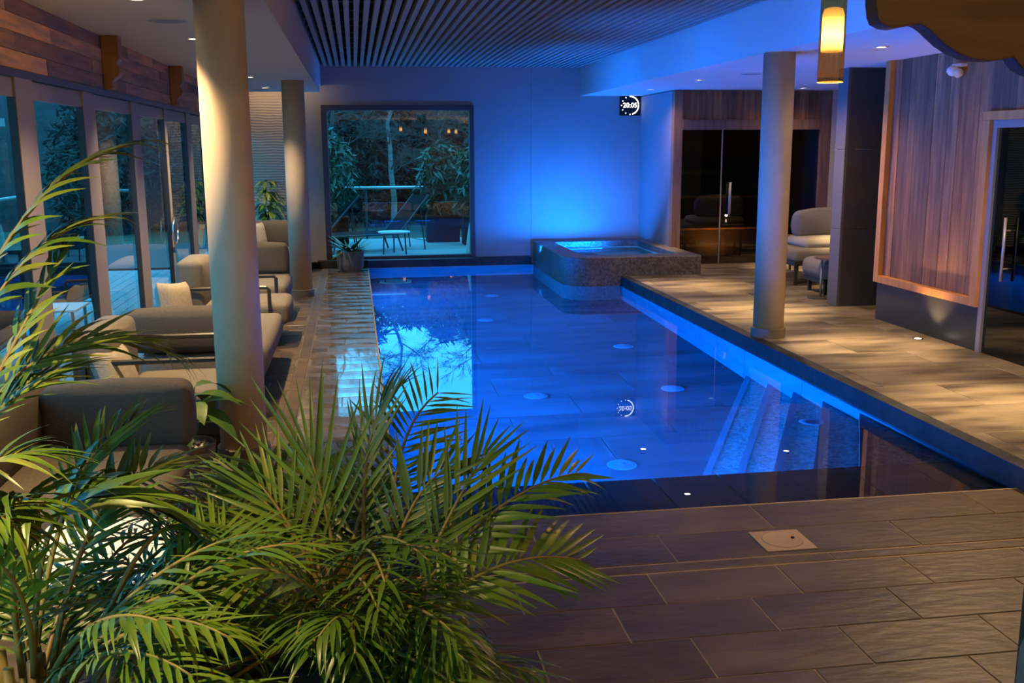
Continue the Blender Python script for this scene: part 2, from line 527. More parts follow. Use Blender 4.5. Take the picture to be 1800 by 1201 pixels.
def tile_obj(parent, x0, x1, y0, y1, z, mat, h=0.02, ch=0.0025, name='tile'):
    """one tile with chamfered edge, top at z; alike tiles share a mesh"""
    w, d = round(x1 - x0, 3), round(y1 - y0, 3)
    key = (w, d, mat.name, h)
    if key not in _tiles:
        a, b = w / 2, d / 2
        m = MB()
        lo = [(-a, -b, -h), (a, -b, -h), (a, b, -h), (-a, b, -h)]
        md = [(x, y, -ch) for x, y, _ in lo]
        tp = [(math.copysign(abs(x) - ch, x), math.copysign(abs(y) - ch, y), 0) for x, y, _ in lo]
        m.add(lo + md + tp, [(i, (i + 1) % 4, 4 + (i + 1) % 4, 4 + i) for i in range(4)] +
              [(4 + i, 4 + (i + 1) % 4, 8 + (i + 1) % 4, 8 + i) for i in range(4)] + [(8, 9, 10, 11)])
        me = bpy.data.meshes.new(name)
        me.from_pydata(m.v, [], m.f); me.materials.append(mat)
        _tiles[key] = me
    return link(name, _tiles[key], parent, ((x0 + x1) / 2, (y0 + y1) / 2, z + random.uniform(-.0006, .0006)))


def lay(parent, x0, x1, y0, y1, tw, td, z, mat, gap=0.006, off=(0, .5), xs=0.0, y_from_top=True):
    rows, k = [], 0
    y = y1
    while y > y0 + 0.02:
        ya = max(y0, y - td)
        x = x0 - tw + (xs + off[k % len(off)] * tw) % tw
        while x < x1 - 0.02:
            a, b = max(x, x0), min(x + tw, x1)
            if b - a > 0.03:
                tile_obj(parent, a + gap / 2, b - gap / 2, ya + gap / 2, y - gap / 2, z, mat)
            x += tw
        y = ya; k += 1


# ------------------------------------------------------------------ key dimensions
XL, XR = 0.16, 3.43          # pool left and right edge
YN, YB = 4.66, 15.5          # pool near edge and back edge
YW = 15.72                   # back wall face
ZR = 0.12                    # raised floor on the right
ZC = 2.60                    # dropped ceiling, left
ZCR = 2.58                   # dropped ceiling, right
XG = -1.78                   # glass wall
ZP = -1.10                   # pool floor
XT = 5.04                    # timber wall
TW, TD = 0.58, 0.29

# ------------------------------------------------------------------ floors
fl = bx('floor', M_grout, XG - .1, XR + .1, -3.0, YN, -0.2, -0.004)
tag(fl, 'dark slate floor tiles in the foreground, in front of the pool', 'floor', kind='structure')
lay(fl, XG, XR + .05, 1.5, 3.92, TW, TD, 0, M_slate, off=(.55, 0.55 + .61), xs=-.26)
lay(fl, XG, XR + .05, 3.93, 4.01, 1.16, 0.085, 0, M_slate, off=(.3,))
lay(fl, XG, XR + .05, 4.02, YN - .012, TW * 2, 0.315, 0, M_slate, off=(.2, .7))
bx('edge_strip', M_grout, XL, XR, YN - .012, YN, -.05, 0.001, fl)
fl2 = bx('floor', M_grout_d, XG - .1, XL - .012, YN, YW, -0.2, -0.004)
tag(fl2, 'narrow tiled deck along the left side of the pool, wet near the water', 'floor', kind='structure')
lay(fl2, XG, -0.545, YN, YW, TW, TD, 0, M_slate, off=(.1, .6, .35, .85), gap=.005)
lay(fl2, -0.54, -0.45, YN, YW, 0.10, 1.16, 0, M_slate, off=(0,), xs=0.0, gap=.004)
lay(fl2, -0.445, XL - .012, YN, YW, TW, TD, 0, M_slate_wet, off=(.0, .48, .22, .7), xs=.02, gap=.004)
bx('edge_strip', M_grout, XL - .012, XL, YN, YB, -.05, 0.001, fl2)
fl3 = MB().box(XR + .02, 9.0, -3, YW, -0.3, ZR - .005).build('floor', M_grout_d)
tag(fl3, 'raised tiled floor on the right side of the pool, lit by downlights', 'floor', kind='structure')
lay(fl3, XR + .10, 7.9, 3.6, 14.0, 1.16, 0.58, ZR, M_slate_r, off=(.1, .45, .8), gap=.004)
cb = bx('trim_1', M_curb, XR, XR + .095, 3.0, 12.87, -0.06, ZR + .001, bevel=.004)
tag(cb, 'dark tiled kerb along the right edge of the pool', 'kerb', kind='structure')

# ------------------------------------------------------------------ pool
pf = bx('pool_floor', M_grout_d, XL - .1, XR + .1, YN, YB + .1, ZP - .2, ZP - .004)
tag(pf, 'blue lit tiled bottom of the swimming pool', 'pool floor', kind='structure')
lay(pf, XL, XR, 5.0, YB, 1.2, 0.6, ZP, M_pool, off=(.33, .83), gap=.008)
pw_ = empty('pool_wall', (0, 0, 0), 'underwater tiled side walls of the swimming pool', 'pool wall', kind='structure')
bx('left_wall', M_poolwall, XL - .15, XL, YN, YB, ZP - .1, -0.02, pw_)
bx('back_wall', M_poolwall, XL - .15, XR + .2, YB, YB + .15, ZP - .1, 0.0, pw_)
bx('near_wall', M_poolwall, XL - .15, XR + .2, YN - .1, 5.20, ZP - .1, -0.13, pw_)
k = 0
y = 4.9
while y < 12.9:
    bx('tile', M_poolwall, XR, XR + .02, y + .004, min(y + 1.2, 12.9) - .004, ZP, -0.061, pw_); y += 1.2
bx('right_wall', M_grout_d, XR + .02, XR + .15, YN, YB, ZP - .1, -0.06, pw_)
sh = empty('trim_2', (0, 0, 0), 'dark tiled ledge just under the water at the near pool edge', 'ledge', kind='structure')
x = XL
xs_ = [XL, 0.45, 0.83, 1.21, 1.60, 1.985, 2.37, 2.755, 3.14, XR]
for a, b in zip(xs_, xs_[1:]):
    tile_obj(sh, a + .004, b - .004, YN + .004, 5.25, -0.10, M_curb if False else M_slate, h=.03)

# diagonal corner steps, treads clipped by the right wall and the near ledge
NOSE = [(8.45, -0.95), (7.96, -0.77), (7.45, -0.55), (6.93, -0.34), (6.37, -0.12)]
DX, DY = -0.52, -1.0
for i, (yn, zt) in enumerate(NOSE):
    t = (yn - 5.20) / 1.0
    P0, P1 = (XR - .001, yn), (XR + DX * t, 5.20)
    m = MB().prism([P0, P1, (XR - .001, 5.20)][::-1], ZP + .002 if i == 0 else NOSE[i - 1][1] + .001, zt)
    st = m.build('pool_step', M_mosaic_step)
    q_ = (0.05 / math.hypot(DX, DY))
    MB().prism([P0, P1, (P1[0], 5.20), (P1[0] + .056, 5.20), (XR - .001, yn - .108)][::-1] if False else [(P0[0], P0[1]), (P1[0], P1[1]), (P1[0] + .055, P1[1]), (P0[0], P0[1] - .106)][::-1], zt - .002, zt + .004).build('shade_band', M_poolwall, st)  # added bluish strip, colours in the shaded blue band at the step edge
    names = ['lowest', 'second lowest', 'middle', 'second highest', 'highest']
    tag(st, names[i] + ' of the five mosaic corner steps in the pool', 'step', 'mosaic corner steps in the pool', 'structure')
wa = MB().add([(XL - .012, YN - .001, -.006), (XR, YN - .001, -.006), (XR, YB, -.006), (XL - .012, YB, -.006)], [(0, 1, 2, 3)]).build('pool_water', W_pool)
tag(wa, 'still mirror-like water filling the swimming pool', 'water', kind='structure')

# inlets on the pool floor
ILAB = ['nearest the bright window reflection', 'near the back, beside the window reflection', 'third from the back on the left', 'by the right wall in the middle',
        'by the corner steps', 'closest to the near ledge']
for (px, py), lb in zip([(1.47, 8.27), (1.80, 13.48), (1.48, 11.70), (2.70, 9.99), (2.69, 8.28), (1.76, 6.50)], ILAB):
    t = empty('pool_inlet', (px, py, ZP), 'round white pool floor inlet ' + lb, 'inlet', 'white inlets on the pool floor')
    MB().lathe([(.105, 0), (.10, .012), (.06, .018)], 24).build('cover', M_inlet, t, True)
    MB().lathe([(.03, .018), (.028, .024)], 12).build('cap', M_inlet, t, True)
t = empty('step_inlet', (3.10, 6.42, -0.34), 'round white inlet set on the second highest pool step', 'inlet')
MB().lathe([(.085, 0.001), (.08, .008), (.04, .010)], 24).build('cover', M_inlet, t, True)
JL = ['upper', 'lower', 'upper', 'lower', 'upper', 'middle', 'lower']
for j, (py, pz) in enumerate([(11.1, -.16), (11.1, -.31), (10.08, -.21), (10.08, -.55), (9.13, -.21), (9.13, -.54), (9.13, -.82)]):
    t = MB().lathe([(.032, -.004), (.032, .006), (.014, .012)], 14).build('wall_jet', M_inlet, None, True)
    t.location = (XR, py, pz); t.rotation_euler = (0, R(-90), 0)
    tag(t, '%s small massage jet of the %s column on the right pool wall' % (JL[j], ['far', 'far', 'middle', 'middle', 'near', 'near', 'near'][j]), 'jet', 'massage jets in the right pool wall')

# skimmer lid on the near deck
sk = empty('skimmer_lid', (1.90, 4.17, 0), 'square beige skimmer lid set in the tiles by the near pool edge', 'skimmer lid')
bx('frame', M_drain, -.12, .12, -.115, .115, 0.0, .006, sk, bevel=.002)
MB().lathe([(.095, .006), (.092, .010), (.088, .008)], 28).build('lid', M_drain, sk, True)
MB().lathe([(.010, .008), (.008, .013)], 10, (.055, .01, 0)).build('finger_hole', M_black, sk, True)

# ------------------------------------------------------------------ hot tub
def rrect(x0, x1, y0, y1, r, n=6, rr=None):
    rr = rr or (r, r, r, r)
    pts = []
    for (cx, cy, a0, q) in ((x0, y0, 180, rr[0]), (x1, y0, 270, rr[1]), (x1, y1, 0, rr[2]), (x0, y1, 90, rr[3])):
        ox, oy = (q if cx == x0 else -q), (q if cy == y0 else -q)
        for k in range(n + 1):
            a = R(a0 + 90 * k / n)
            pts.append((cx + ox + q * math.cos(a), cy + oy + q * math.sin(a)))
    return pts


tub = empty('hot_tub', (3.6, 14.0, -1.1), 'raised square hot tub clad in dark pebble mosaic in the back corner', 'hot tub')
o_ = rrect(2.69, 4.53, 12.85, 15.45, .1, rr=(.34, .02, .1, .1))
i_ = rrect(2.97, 4.28, 13.18, 15.14, .1, rr=(.16, .03, .1, .1))
n_ = len(o_); m = MB()
RIM = 0.375
bo, bi = [(x, y, ZP) for x, y in o_], [(x, y, -0.12) for x, y in i_]
oc = rrect(2.70, 4.52, 12.86, 15.44, .1, rr=(.33, .02, .1, .1))
to0 = [(x, y, RIM - .012) for x, y in o_]; to, ti = [(x, y, RIM) for x, y in oc], [(x, y, RIM) for x, y in i_]
m.add(bo + to0 + to + ti, [(a * n_ + k, a * n_ + (k + 1) % n_, (a + 1) * n_ + (k + 1) % n_, (a + 1) * n_ + k) for a in range(3) for k in range(n_)])
m.build('shell', M_mosaic, tub, loc=(-3.6, -14, 1.1))
MB().add([(x, y, RIM - .001) for x, y in i_] + [(x, y, .285) for x, y in i_], [(k, (k + 1) % n_, n_ + (k + 1) % n_, n_ + k) for k in range(n_)]).build('inner_edge', M_mosaic, tub, loc=(-3.6, -14, 1.1))
m = MB().add([(x, y, .285) for x, y in i_] + bi, [(k, (k + 1) % n_, n_ + (k + 1) % n_, n_ + k) for k in range(n_)] + [tuple(range(n_, 2 * n_))])
m.build('basin', M_mosaic_tub, tub, loc=(-3.6, -14, 1.1))
MB().add([(x, y, .29) for x, y in i_], [tuple(range(n_))]).build('water', W_pool, tub, loc=(-3.6, -14, 1.1))

# ------------------------------------------------------------------ back ledge, back wall
lg = empty('trim_3', (0, 0, 0), 'low dark tiled ledge under the back wall and window', 'ledge', kind='structure')
for a, b in [(-.6, .16), (.16, .75), (.75, 1.34), (1.34, 1.93), (1.93, 2.69)]:
    bx('tile', M_curb, a + .002, b - .002, YB if a > 0 else YB + .06, YW + .2, 0.0, 0.115, lg, bevel=.003)
bx('tile', M_curb, XG, -.6, YB + .1, YW, 0.0, 0.09, lg, bevel=.003)
WX0, WX1, WZ0, WZ1 = -0.47, 1.83, 0.115, 2.44
wb = MB()
wb.box(-.75, WX0, YW, YW + .3, 0, 3.3); wb.box(WX1, 2.72, YW, YW + .3, 0, 3.3)
wb.box(2.724, 4.75, YW, YW + .3, 0, 3.3)
wb.box(WX0, WX1, YW, YW + .3, WZ1, 3.3); wb.box(WX0, WX1, YW, YW + .3, -.2, WZ0 - .1)
wb = wb.build('wall_back', M_wall)
tag(wb, 'back wall behind the pool, washed in blue light on the right', 'wall', kind='structure')
wv = MB().box(XG - .1, -.75, YW - .012, YW + .3, 0, 3.3).build('wall_back_left', M_wavy)
tag(wv, 'beige rippled wall panel left of the back window', 'wall', kind='structure')

win = empty('window_10', ((WX0 + WX1) / 2, YW, WZ0), 'large square picture window in the back wall', 'window', kind='structure')
ox_ = -(WX0 + WX1) / 2
M_wframe = pm('window_frame_brown', (0.025, 0.019, 0.016), 0.5)
fw_ = .085
for n_n, a in (('frame_side', (WX0, WX0 + fw_, -.03, .12, 0, WZ1 - WZ0)), ('frame_side', (WX1 - fw_ * .8, WX1, -.03, .12, 0, WZ1 - WZ0)),
               ('frame_top', (WX0 + fw_, WX1 - fw_ * .8, -.03, .12, WZ1 - WZ0 - .075, WZ1 - WZ0)), ('frame_bottom', (WX0 + fw_, WX1 - fw_ * .8, -.03, .12, 0, .045))):
    bx(n_n, M_wframe, a[0] + ox_, a[1] + ox_, a[2], a[3], a[4], a[5], win, bevel=.004)
MB().add([(WX0 + .07 + ox_, .05, .03), (WX1 - .06 + ox_, .05, .03), (WX1 - .06 + ox_, .05, WZ1 - WZ0 - .06), (WX0 + .07 + ox_, .05, WZ1 - WZ0 - .06)], [(0, 1, 2, 3)]).build('pane', G_win, win)

# wall shell
tag(bx('wall_right', M_plaster, 9.0, 9.2, -3, 18, 0, 3.3), 'far right wall behind the timber room', 'wall', kind='structure')
tag(bx('wall_front', M_saunain, XG - .1, 9.2, -3.2, -3.0, 0, 3.3), 'wall at the near end of the pool hall', 'wall', kind='structure')
wr = bx('wall_back_right', M_plaster, 6.83, 9.0, 14.0, 14.2, ZR, ZCR)
tag(wr, 'pale wall right of the sauna', 'wall', kind='structure')
wp = bx('wall_picture', M_gasket, 6.93, 7.2, 13.97, 13.995, 1.28, 2.05, bevel=.004)
tag(wp, 'narrow dark panel hanging on the pale wall right of the sauna', 'panel')

# ------------------------------------------------------------------ ceilings
cl = MB().box(XG - .1, -.46, -3, 15.15, ZC, 3.3).box(XG - .1, -.46, 15.15, YW, 2.72, 3.3).build('ceiling', M_ceil)
tag(cl, 'lowered white ceiling over the left lounge side', 'ceiling', kind='structure')
cr = MB().box(3.50, 9.0, -3, YW + .2, ZCR, 3.3).build('ceiling', M_ceil)
tag(cr, 'lowered white ceiling over the right side with blue lit edge', 'ceiling', kind='structure')
cs = MB().box(-.46, 3.50, 3.2, YW + .2, 3.14, 3.3).build('ceiling', M_black)
tag(cs, 'dark slatted ceiling over the pool', 'ceiling', kind='structure')
cn = bx('ceiling', M_ceil, -.46, 3.50, -3, 3.2, 2.72, 3.3)
tag(cn, 'ceiling over the near end of the hall', 'ceiling', kind='structure')
smesh = None
pitch = (3.50 + .40) / 44
for k in range(44):
    xx = -.40 + k * pitch
    if smesh is None:
        o = bx('slat', M_slat, -.0235, .0235, 3.25, YW - .01, 3.0, 3.075, cs); smesh = o.data
    else:
        o = link('slat', smesh, cs)
    o.location = (xx + .02, 0, 0)
for yy in [4 + i * .6 for i in range(20)]:
    bx('batten', M_gasket, -.46, 3.5, yy, yy + .05, 3.075, 3.12, cs)


def downlight(x, y, z, label, group, power, on=True, angle=62, tgt=None, blend=.75, spill=0):
    t = empty('downlight', (x, y, z), label, 'downlight', group)
    MB().lathe([(.058, .0), (.058, -.006), (.040, -.008), (.040, -.001)], 24, caps=False).build('ring', M_trimring, t, True)
    MB().lathe([(.040, -.0035), (.03, -.004)], 20).build('bulb', E_down, t)
    if power:
        spot('downlight_lamp', (x, y, z - .02), tgt or (x, y, 0), power, WARM, angle, blend, .03, t)
    if spill:
        spot('downlight_lamp', (x, y, z - .02), tgt or (x, y, 0), spill, WARM, 150, 1.0, .03, t)


GL, GR = 'recessed downlights in the left ceiling', 'recessed downlights in the right ceiling'
ordl = ['hidden nearest', 'nearest lit', 'second', 'third', 'fourth', 'last']
for k, (yy, pw, lb) in enumerate([(1.9, 230, 'above the foreground palms'), (3.85, 300, 'above the white side table'), (5.9, 190, 'just in front of the near column'), (7.93, 240, 'at the left edge of the near column'),
                                  (9.97, 300, 'behind the near column'), (12.0, 130, 'in front of the far column'), (14.05, 190, 'closest to the rippled back wall')]):
    downlight(-1.13, yy, ZC, 'round downlight in the left ceiling ' + lb, GL, pw * (1.3 if k == 1 else 1.45), angle=(60 if k == 1 else 92 if k in (2, 5) else 110), blend=1.0)
for k, (xx, yy, pw, lb) in enumerate([(4.10, 5.8, 330, 'over the near right floor'), (4.22, 7.85, 330, 'right of the hanging lamp'), (4.10, 9.8, 330, 'behind the right column'), (4.08, 11.85, 330, 'second from the clock'), (4.07, 13.85, 230, 'closest to the clock'),
                                      (6.1, 13.4, 200, 'in front of the sauna'), (6.1, 11.5, 230, 'over the right lounge chair')]):
    downlight(xx, yy, ZCR, 'round downlight in the right ceiling ' + lb, GR, pw * 2.2, angle=40, blend=1.0, spill=pw * (.9, .05, .8, .25, .2, .2, .3)[k])
for k, (xx, pw) in enumerate([(.2, 0), (2.7, 60)]):
    downlight(xx, 3.0 if k else 2.0, 2.72, 'round downlight over the tiles at the near end, ' + ['left', 'right'][k] + ' one of two', 'downlights at the near end', pw, angle=85)
for (xx, yy, zz, lb) in [(-1.14, 6.88, ZC, 'left ceiling beside the near column'), (-1.25, 14.6, ZC, 'left ceiling near the rippled wall'), (4.35, 10.9, ZCR, 'right ceiling left of the right column')]:
    t = empty('ceiling_speaker', (xx, yy, zz), 'flat round grey speaker in the ' + lb, 'speaker', 'ceiling speakers')
    MB().lathe([(.115, 0), (.115, -.004), (.10, -.007)], 28).build('grille', M_speaker, t)
    MB().lathe([(.125, 0), (.125, -.003), (.117, -.005), (.115, 0)], 28, caps=False).build('ring', M_trimring, t, True)
area('cove_light', (-1.1, 15.3, 2.70), (0, 1, -.6), 1.2, .05, 3.0, WARM)

# ------------------------------------------------------------------ columns
def column(x, y, z0, z1, label):
    t = empty('column', (x, y, z0), label, 'column', kind='structure')
    MB().lathe([(.134, .07), (.134, z1 - z0)], 48).build('shaft', M_column, t, True)
    c = MB().lathe([(.152, 0), (.152, .085), (.136, .09)], 48).build('base_ring', M_colbase, t)
    smooth_by_angle(c)
    smooth_by_angle(t.children[0])


column(-.70, 5.90, 0, ZC, 'round beige column nearest the camera, on the left deck')
column(-.70, 12.66, 0, ZC, 'round beige column on the left deck far back beside the back window')
column(3.62, 8.45, ZR, ZCR, 'round column on the right side of the pool, lit blue on its left')

# ------------------------------------------------------------------ left glass wall
posts = [1.60, 3.05, 4.55, 6.00, 7.38, 8.87, 10.23, 11.62, 13.0, 14.4, YW - .02]
for i in range(len(posts) - 1):
    ya, yb = posts[i], posts[i + 1]
    far = ['first', 'second', 'third', 'fourth', 'fifth', 'sixth', 'seventh', 'eighth', 'ninth', 'tenth'][i]
    t = empty('window_%d' % (i + 1 if i < 9 else 11), (XG, ya, 0), '%s tall glass door bay from the camera end in the left glass wall' % far, 'window', kind='structure')
    thin = i == 6
    hw = .055 if thin else .155
    bx('post', M_frame, -.03, 0.012, -hw, hw, 0.0, 2.19, t, bevel=.003)
    bx('gasket', M_gasket, -.032, 0.008, -hw - .012, -hw, .09, 2.08, t)
    ln = yb - ya
    nh = .155 if i != 5 else .055
    bx('top_rail', M_frame, -.03, -.002, hw, ln - nh, 2.08, 2.18, t, bevel=.003)
    bx('bottom_rail', M_frame, -.03, -.002, hw, ln - nh, 0.0, .09, t, bevel=.003)
    MB().add([(-.022, hw, .08), (-.022, ln - nh, .08), (-.022, ln - nh, 2.1), (-.022, hw, 2.1)], [(0, 1, 2, 3)]).build('pane', G_win, t)
    if thin:
        tor = MB()
        tor.tube([(0.035 + 0 * a, .16 * math.cos(a) * .8, 1.02 + .16 * math.sin(a) * .8) for a in [2 * math.pi * k / 20 for k in range(21)]], .009, 6)
        tor.tube([(0.01, .0, 1.145), (.036, .0, 1.145)], .01, 6); tor.tube([(0.01, 0, .895), (.036, 0, .895)], .01, 6)
        tor.build('door_handle', M_steel, t, True)
ev = bx('sky_blocker', M_frame, XG - 1.35, XG - .12, -3, YW + .3, 2.62, 2.80)  # added out of view to cut sky light through the left glass
tag(ev, 'unseen overhang added to block sky light outside the left glass doors', 'overhang', kind='structure')
hd = bx('trim_4', M_rail, XG - .11, XG + .03, -3, YW - .02, 2.185, 2.225, bevel=.003)
tag(hd, 'dark metal head rail above the left glass doors', 'head rail', kind='structure')
fa = empty('wall_left', (0, 0, 0), 'band of reclaimed timber boards above the left glass doors', 'wall', kind='structure')
bx('backing', M_gasket, XG - .12, XG - .01, -3, YW - .02, 2.225, 2.62, fa)
for r in range(4):
    z0 = 2.228 + r * .0955
    y = -1 - random.random() * 1.5
    while y < YW:
        ln = random.uniform(1.0, 2.3)
        b = min(y + ln, YW - .03)
        pr = random.uniform(0, .006)
        if b > 2:
            bx('plank', M_barn, XG - .02, XG + .018 + pr, y + .002, b - .002, z0, z0 + .0925, fa)
        y = b + 1e-3 if b < YW - .03 else YW + 1
for k, yy in enumerate((5.1, 7.85, 10.58, 13.3)):
    prof = [(0, 2.60), (.115, 2.60), (.115, 2.44), (.10, 2.42), (.095, 2.40), (.115, 2.375), (.118, 2.35), (.10, 2.32), (.075, 2.305), (.06, 2.285), (.058, 2.26), (.065, 2.24), (.045, 2.232), (0, 2.232)]
    c = MB().prism([(a, b) for a, b in prof], -.06, .06, 'y').build('corbel', M_corbel, None, bevel=.004)
    c.location = (XG + .026, yy, -.002)
    tag(c, 'carved pine bracket on the timber band ' + ['over the foreground palms', 'first one seen left of the near column', 'just left of the near column, second seen', 'hidden behind the near column'][k], 'bracket', 'carved brackets on the timber band')

# ------------------------------------------------------------------ right timber wall
tw = empty('wall_timber', (0, 0, 0), 'wall of upright larch planks on the right with an orange timber edge', 'wall', kind='structure')
bx('backing', M_gasket, XT + .02, XT + .2, -3, 9.12, ZR, ZCR, tw)
y = 9.074
while y > 2.2:
    w = random.choice((.115, .135, .15, .175))
    z0 = .56 if y - w > 7.56 else 2.05
    a = max(y - w, 7.575) if (y > 7.575 and y - w < 7.575) else y - w
    if a < y - .02:
        bx('plank', M_plank, XT - random.uniform(0, .007), XT + .02, a + .002, y - .002, .56 if a >= 7.57 else 2.05, ZCR - .002, tw)
    y = a
bx('trim_board', M_trim, XT - .055, XT + .2, 9.075, 9.16, .49, ZCR - .002, tw, bevel=.004)
bx('trim_board', M_trim, XT - .055, XT + .02, 7.585, 9.074, .49, .56, tw, bevel=.004)
bx('trim_board', M_trim, XT - .055, XT + .02, 7.49, 7.584, .49, 1.99, tw, bevel=.004)
bx('trim_board', M_trim, XT - .055, XT + .02, 2.2, 7.584, 1.991, 2.06, tw, bevel=.004)
pl_ = bx('baseboard_right', M_plinth, XT - .012, XT + .05, 7.49, 9.15, ZR, .50)
tag(pl_, 'dark brushed metal plinth under the larch plank wall', 'plinth', kind='structure')
dr = empty('door_1', (XT, 7.49, ZR), 'black glass sliding door in a slim metal frame on the right', 'door', kind='structure')
bx('frame_side', M_alu, -.025, .03, -.055, 0, 0, 1.87, dr, bevel=.003)
bx('frame_top', M_alu, -.025, .03, -5.2, -.055, 1.81, 1.87, dr, bevel=.003)
bx('leaf', M_gasket, .02, .03, -5.2, -.055, 0, 1.81, dr)
MB().add([(0, -.05, .0), (0, -5.2, .0), (0, -5.2, 1.82), (0, -.05, 1.82)], [(0, 1, 2, 3)]).build('pane', G_black, dr)
MB().tube([(-.05, -.30, .62), (-.05, -.30, 1.12)], .012, 8).tube([(0, -.30, .72), (-.05, -.30, .72)], .008, 6).tube([(0, -.30, 1.02), (-.05, -.30, 1.02)], .008, 6).build('door_handle', M_alu, dr, True)
pi = empty('pillar', (5.0, 9.92, ZR), 'square dark stone pillar left of the larch plank wall', 'pillar', kind='structure')
zz = 0
for h in (.82, .82, .82):
    bx('panel', M_pillar, .03, .42, 0, .22, zz + .002, min(zz + h, ZCR - ZR) - .002, pi)
    bx('side_panel', M_conc, 0, .03, 0.0, .22, zz + .002, min(zz + h, ZCR - ZR) - .002, pi)
    zz += h
tag(bx('wall_nook', M_pillar, 5.42, 6.2, 9.95, 10.36, ZR, ZCR), 'dark wall between the stone pillar and the larch planks', 'wall', kind='structure')

ul = empty('floor_uplight', (4.86, 8.08, ZR), 'small round floor light in front of the metal plinth', 'floor light')
MB().lathe([(.045, 0), (.045, .005), (.03, .006)], 20, caps=False).build('ring', M_steel, ul, True)
MB().lathe([(.030, .004), (.02, .005)], 16).build('lens', E_down, ul)
spot('floor_uplight_lamp', (4.86, 8.08, ZR + .03), (5.06, 8.08, .9), 36, WARM, 90, .8, .02, ul)

sen = empty('wall_sensor', (XT - .01, 8.0, 2.45), 'white round twin motion sensor at the top of the larch plank wall', 'sensor')
MB().lathe([(.02, 0), (.045, .02), (.048, .05), (.03, .075), (.008, .085)], 16).build('head', M_white, sen, True, xf=Matrix.Translation((-.05, .05, -.0)) @ Matrix.Rotation(R(180), 4, 'X'))
MB().lathe([(.02, 0), (.04, .02), (.042, .045), (.025, .065), (.008, .075)], 16).build('head', M_white, sen, True, xf=Matrix.Translation((-.06, -.05, -.03)) @ Matrix.Rotation(R(180), 4, 'X'))
bx('bracket', M_white, -.05, .012, -.07, .07, -.01, .015, sen, bevel=.004)

# ------------------------------------------------------------------ sauna
SX0, SX1, SY = 4.47, 6.83, 14.0
sa = empty('sauna', ((SX0 + SX1) / 2, SY, ZR), 'timber fronted sauna cabin with dark glass doors at the back right', 'sauna')
sc_ = (SX0 + SX1) / 2
def sbx(n, m, x0, x1, y0, y1, z0, z1, bev=0.004, p=None):
    return bx(n, m, x0 - sc_, x1 - sc_, y0 - SY, y1 - SY, z0 - ZR, z1 - ZR, p or sa, bevel=bev)
sbx('post', M_sauna, SX0, SX0 + .13, SY, SY + .12, ZR, ZCR - .01)
sbx('post', M_sauna, SX1 - .16, SX1, SY, SY + .12, ZR, ZCR - .01)
sbx('lintel', M_sauna, SX0 + .13, SX1 - .16, SY - .015, SY + .11, 2.03, 2.17)
x = SX0 + .13
while x < SX1 - .17:
    w = random.choice((.09, .11, .13))
    b = min(x + w, SX1 - .16)
    sbx('plank', M_plank, x + .002, b - .002, SY + .02 - random.uniform(0, .006), SY + .06, 2.172, ZCR - .01, 0)
    x = b
sbx('side_wall', M_wall, SX0, SX0 + .06, SY + .12, 16.2, ZR, ZCR - .01)
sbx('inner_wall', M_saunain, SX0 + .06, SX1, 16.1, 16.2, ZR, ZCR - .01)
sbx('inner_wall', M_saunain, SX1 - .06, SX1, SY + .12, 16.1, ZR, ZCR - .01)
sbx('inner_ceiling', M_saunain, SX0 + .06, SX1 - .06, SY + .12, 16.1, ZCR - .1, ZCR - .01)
for (y0, z0) in ((14.75, .55), (15.35, 1.0)):
    for q in range(4):
        sbx('bench_slat', M_bench, SX0 + .06, SX1 - .06, y0 + q * .14, y0 + q * .14 + .12, z0, z0 + .03, .003)
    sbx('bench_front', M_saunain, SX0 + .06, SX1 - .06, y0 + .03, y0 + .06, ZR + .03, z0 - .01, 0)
sbx('backrest_slat', M_bench, SX0 + .06, SX1 - .8, 16.05, 16.09, 1.36, 1.42, .003)
spot('sauna_bench_lamp', (5.4, 14.4, .3), (5.4, 14.75, .6), 24, (1, .5, .16), 140, .6, .05, None)
for nm, x0, x1 in (('fixed_pane', SX0 + .13, 5.20), ('door_leaf', 5.215, 5.95), ('fixed_pane', 5.96, SX1 - .16)):
    o = MB().add([(x0 - sc_, .05, .01), (x1 - sc_, .05, .01), (x1 - sc_, .05, 2.03 - ZR), (x0 - sc_, .05, 2.03 - ZR)], [(0, 1, 2, 3)]).build(nm, G_smoke, sa)
    if nm == 'door_leaf':
        MB().tube([(5.33 - sc_, -.0, .70), (5.33 - sc_, -.0, 1.17)], .022, 8).tube([(5.33 - sc_, .05, .8), (5.33 - sc_, 0, .8)], .01, 6).tube([(5.33 - sc_, .05, 1.07), (5.33 - sc_, 0, 1.07)], .01, 6).build('handle', M_alu, o, True)
sbx('door_edge', M_alu, 5.20, 5.215, SY + .04, SY + .06, ZR, 2.03, 0)

# ------------------------------------------------------------------ wall clock
ck = empty('wall_clock', (4.29, YW, 2.28), 'square black digital clock with a white light ring on the blue wall', 'clock')
bx('case', M_clock, -.165, .165, -.035, 0, 0, .31, ck, bevel=.006)
ring = MB(); cz, rr_ = .155, .128
for k in range(60):
    a = R(90 - k * 6)
    if k < 28: half = R(3.05)
    elif k % 5 == 0: half = R(2.6)
    else: continue
    pts = []
    for (q, da) in ((rr_, -half), (rr_ + .017, -half), (rr_ + .017, half), (rr_, half)):
        pts.append((q * math.cos(a + da), cz + q * math.sin(a + da)))
    ring.prism(pts[::-1] if False else pts, -.040, -.034, 'y')
ring.build('light_ring', E_led, ck)
fc = bpy.data.curves.new('digits', 'FONT')
fc.body = '20:05'; fc.size = .105; fc.align_x = 'CENTER'; fc.align_y = 'CENTER'; fc.extrude = .002
fc.materials.append(E_led)
fo = bpy.data.objects.new('digits', fc); COL.objects.link(fo)
bpy.context.view_layer.update()
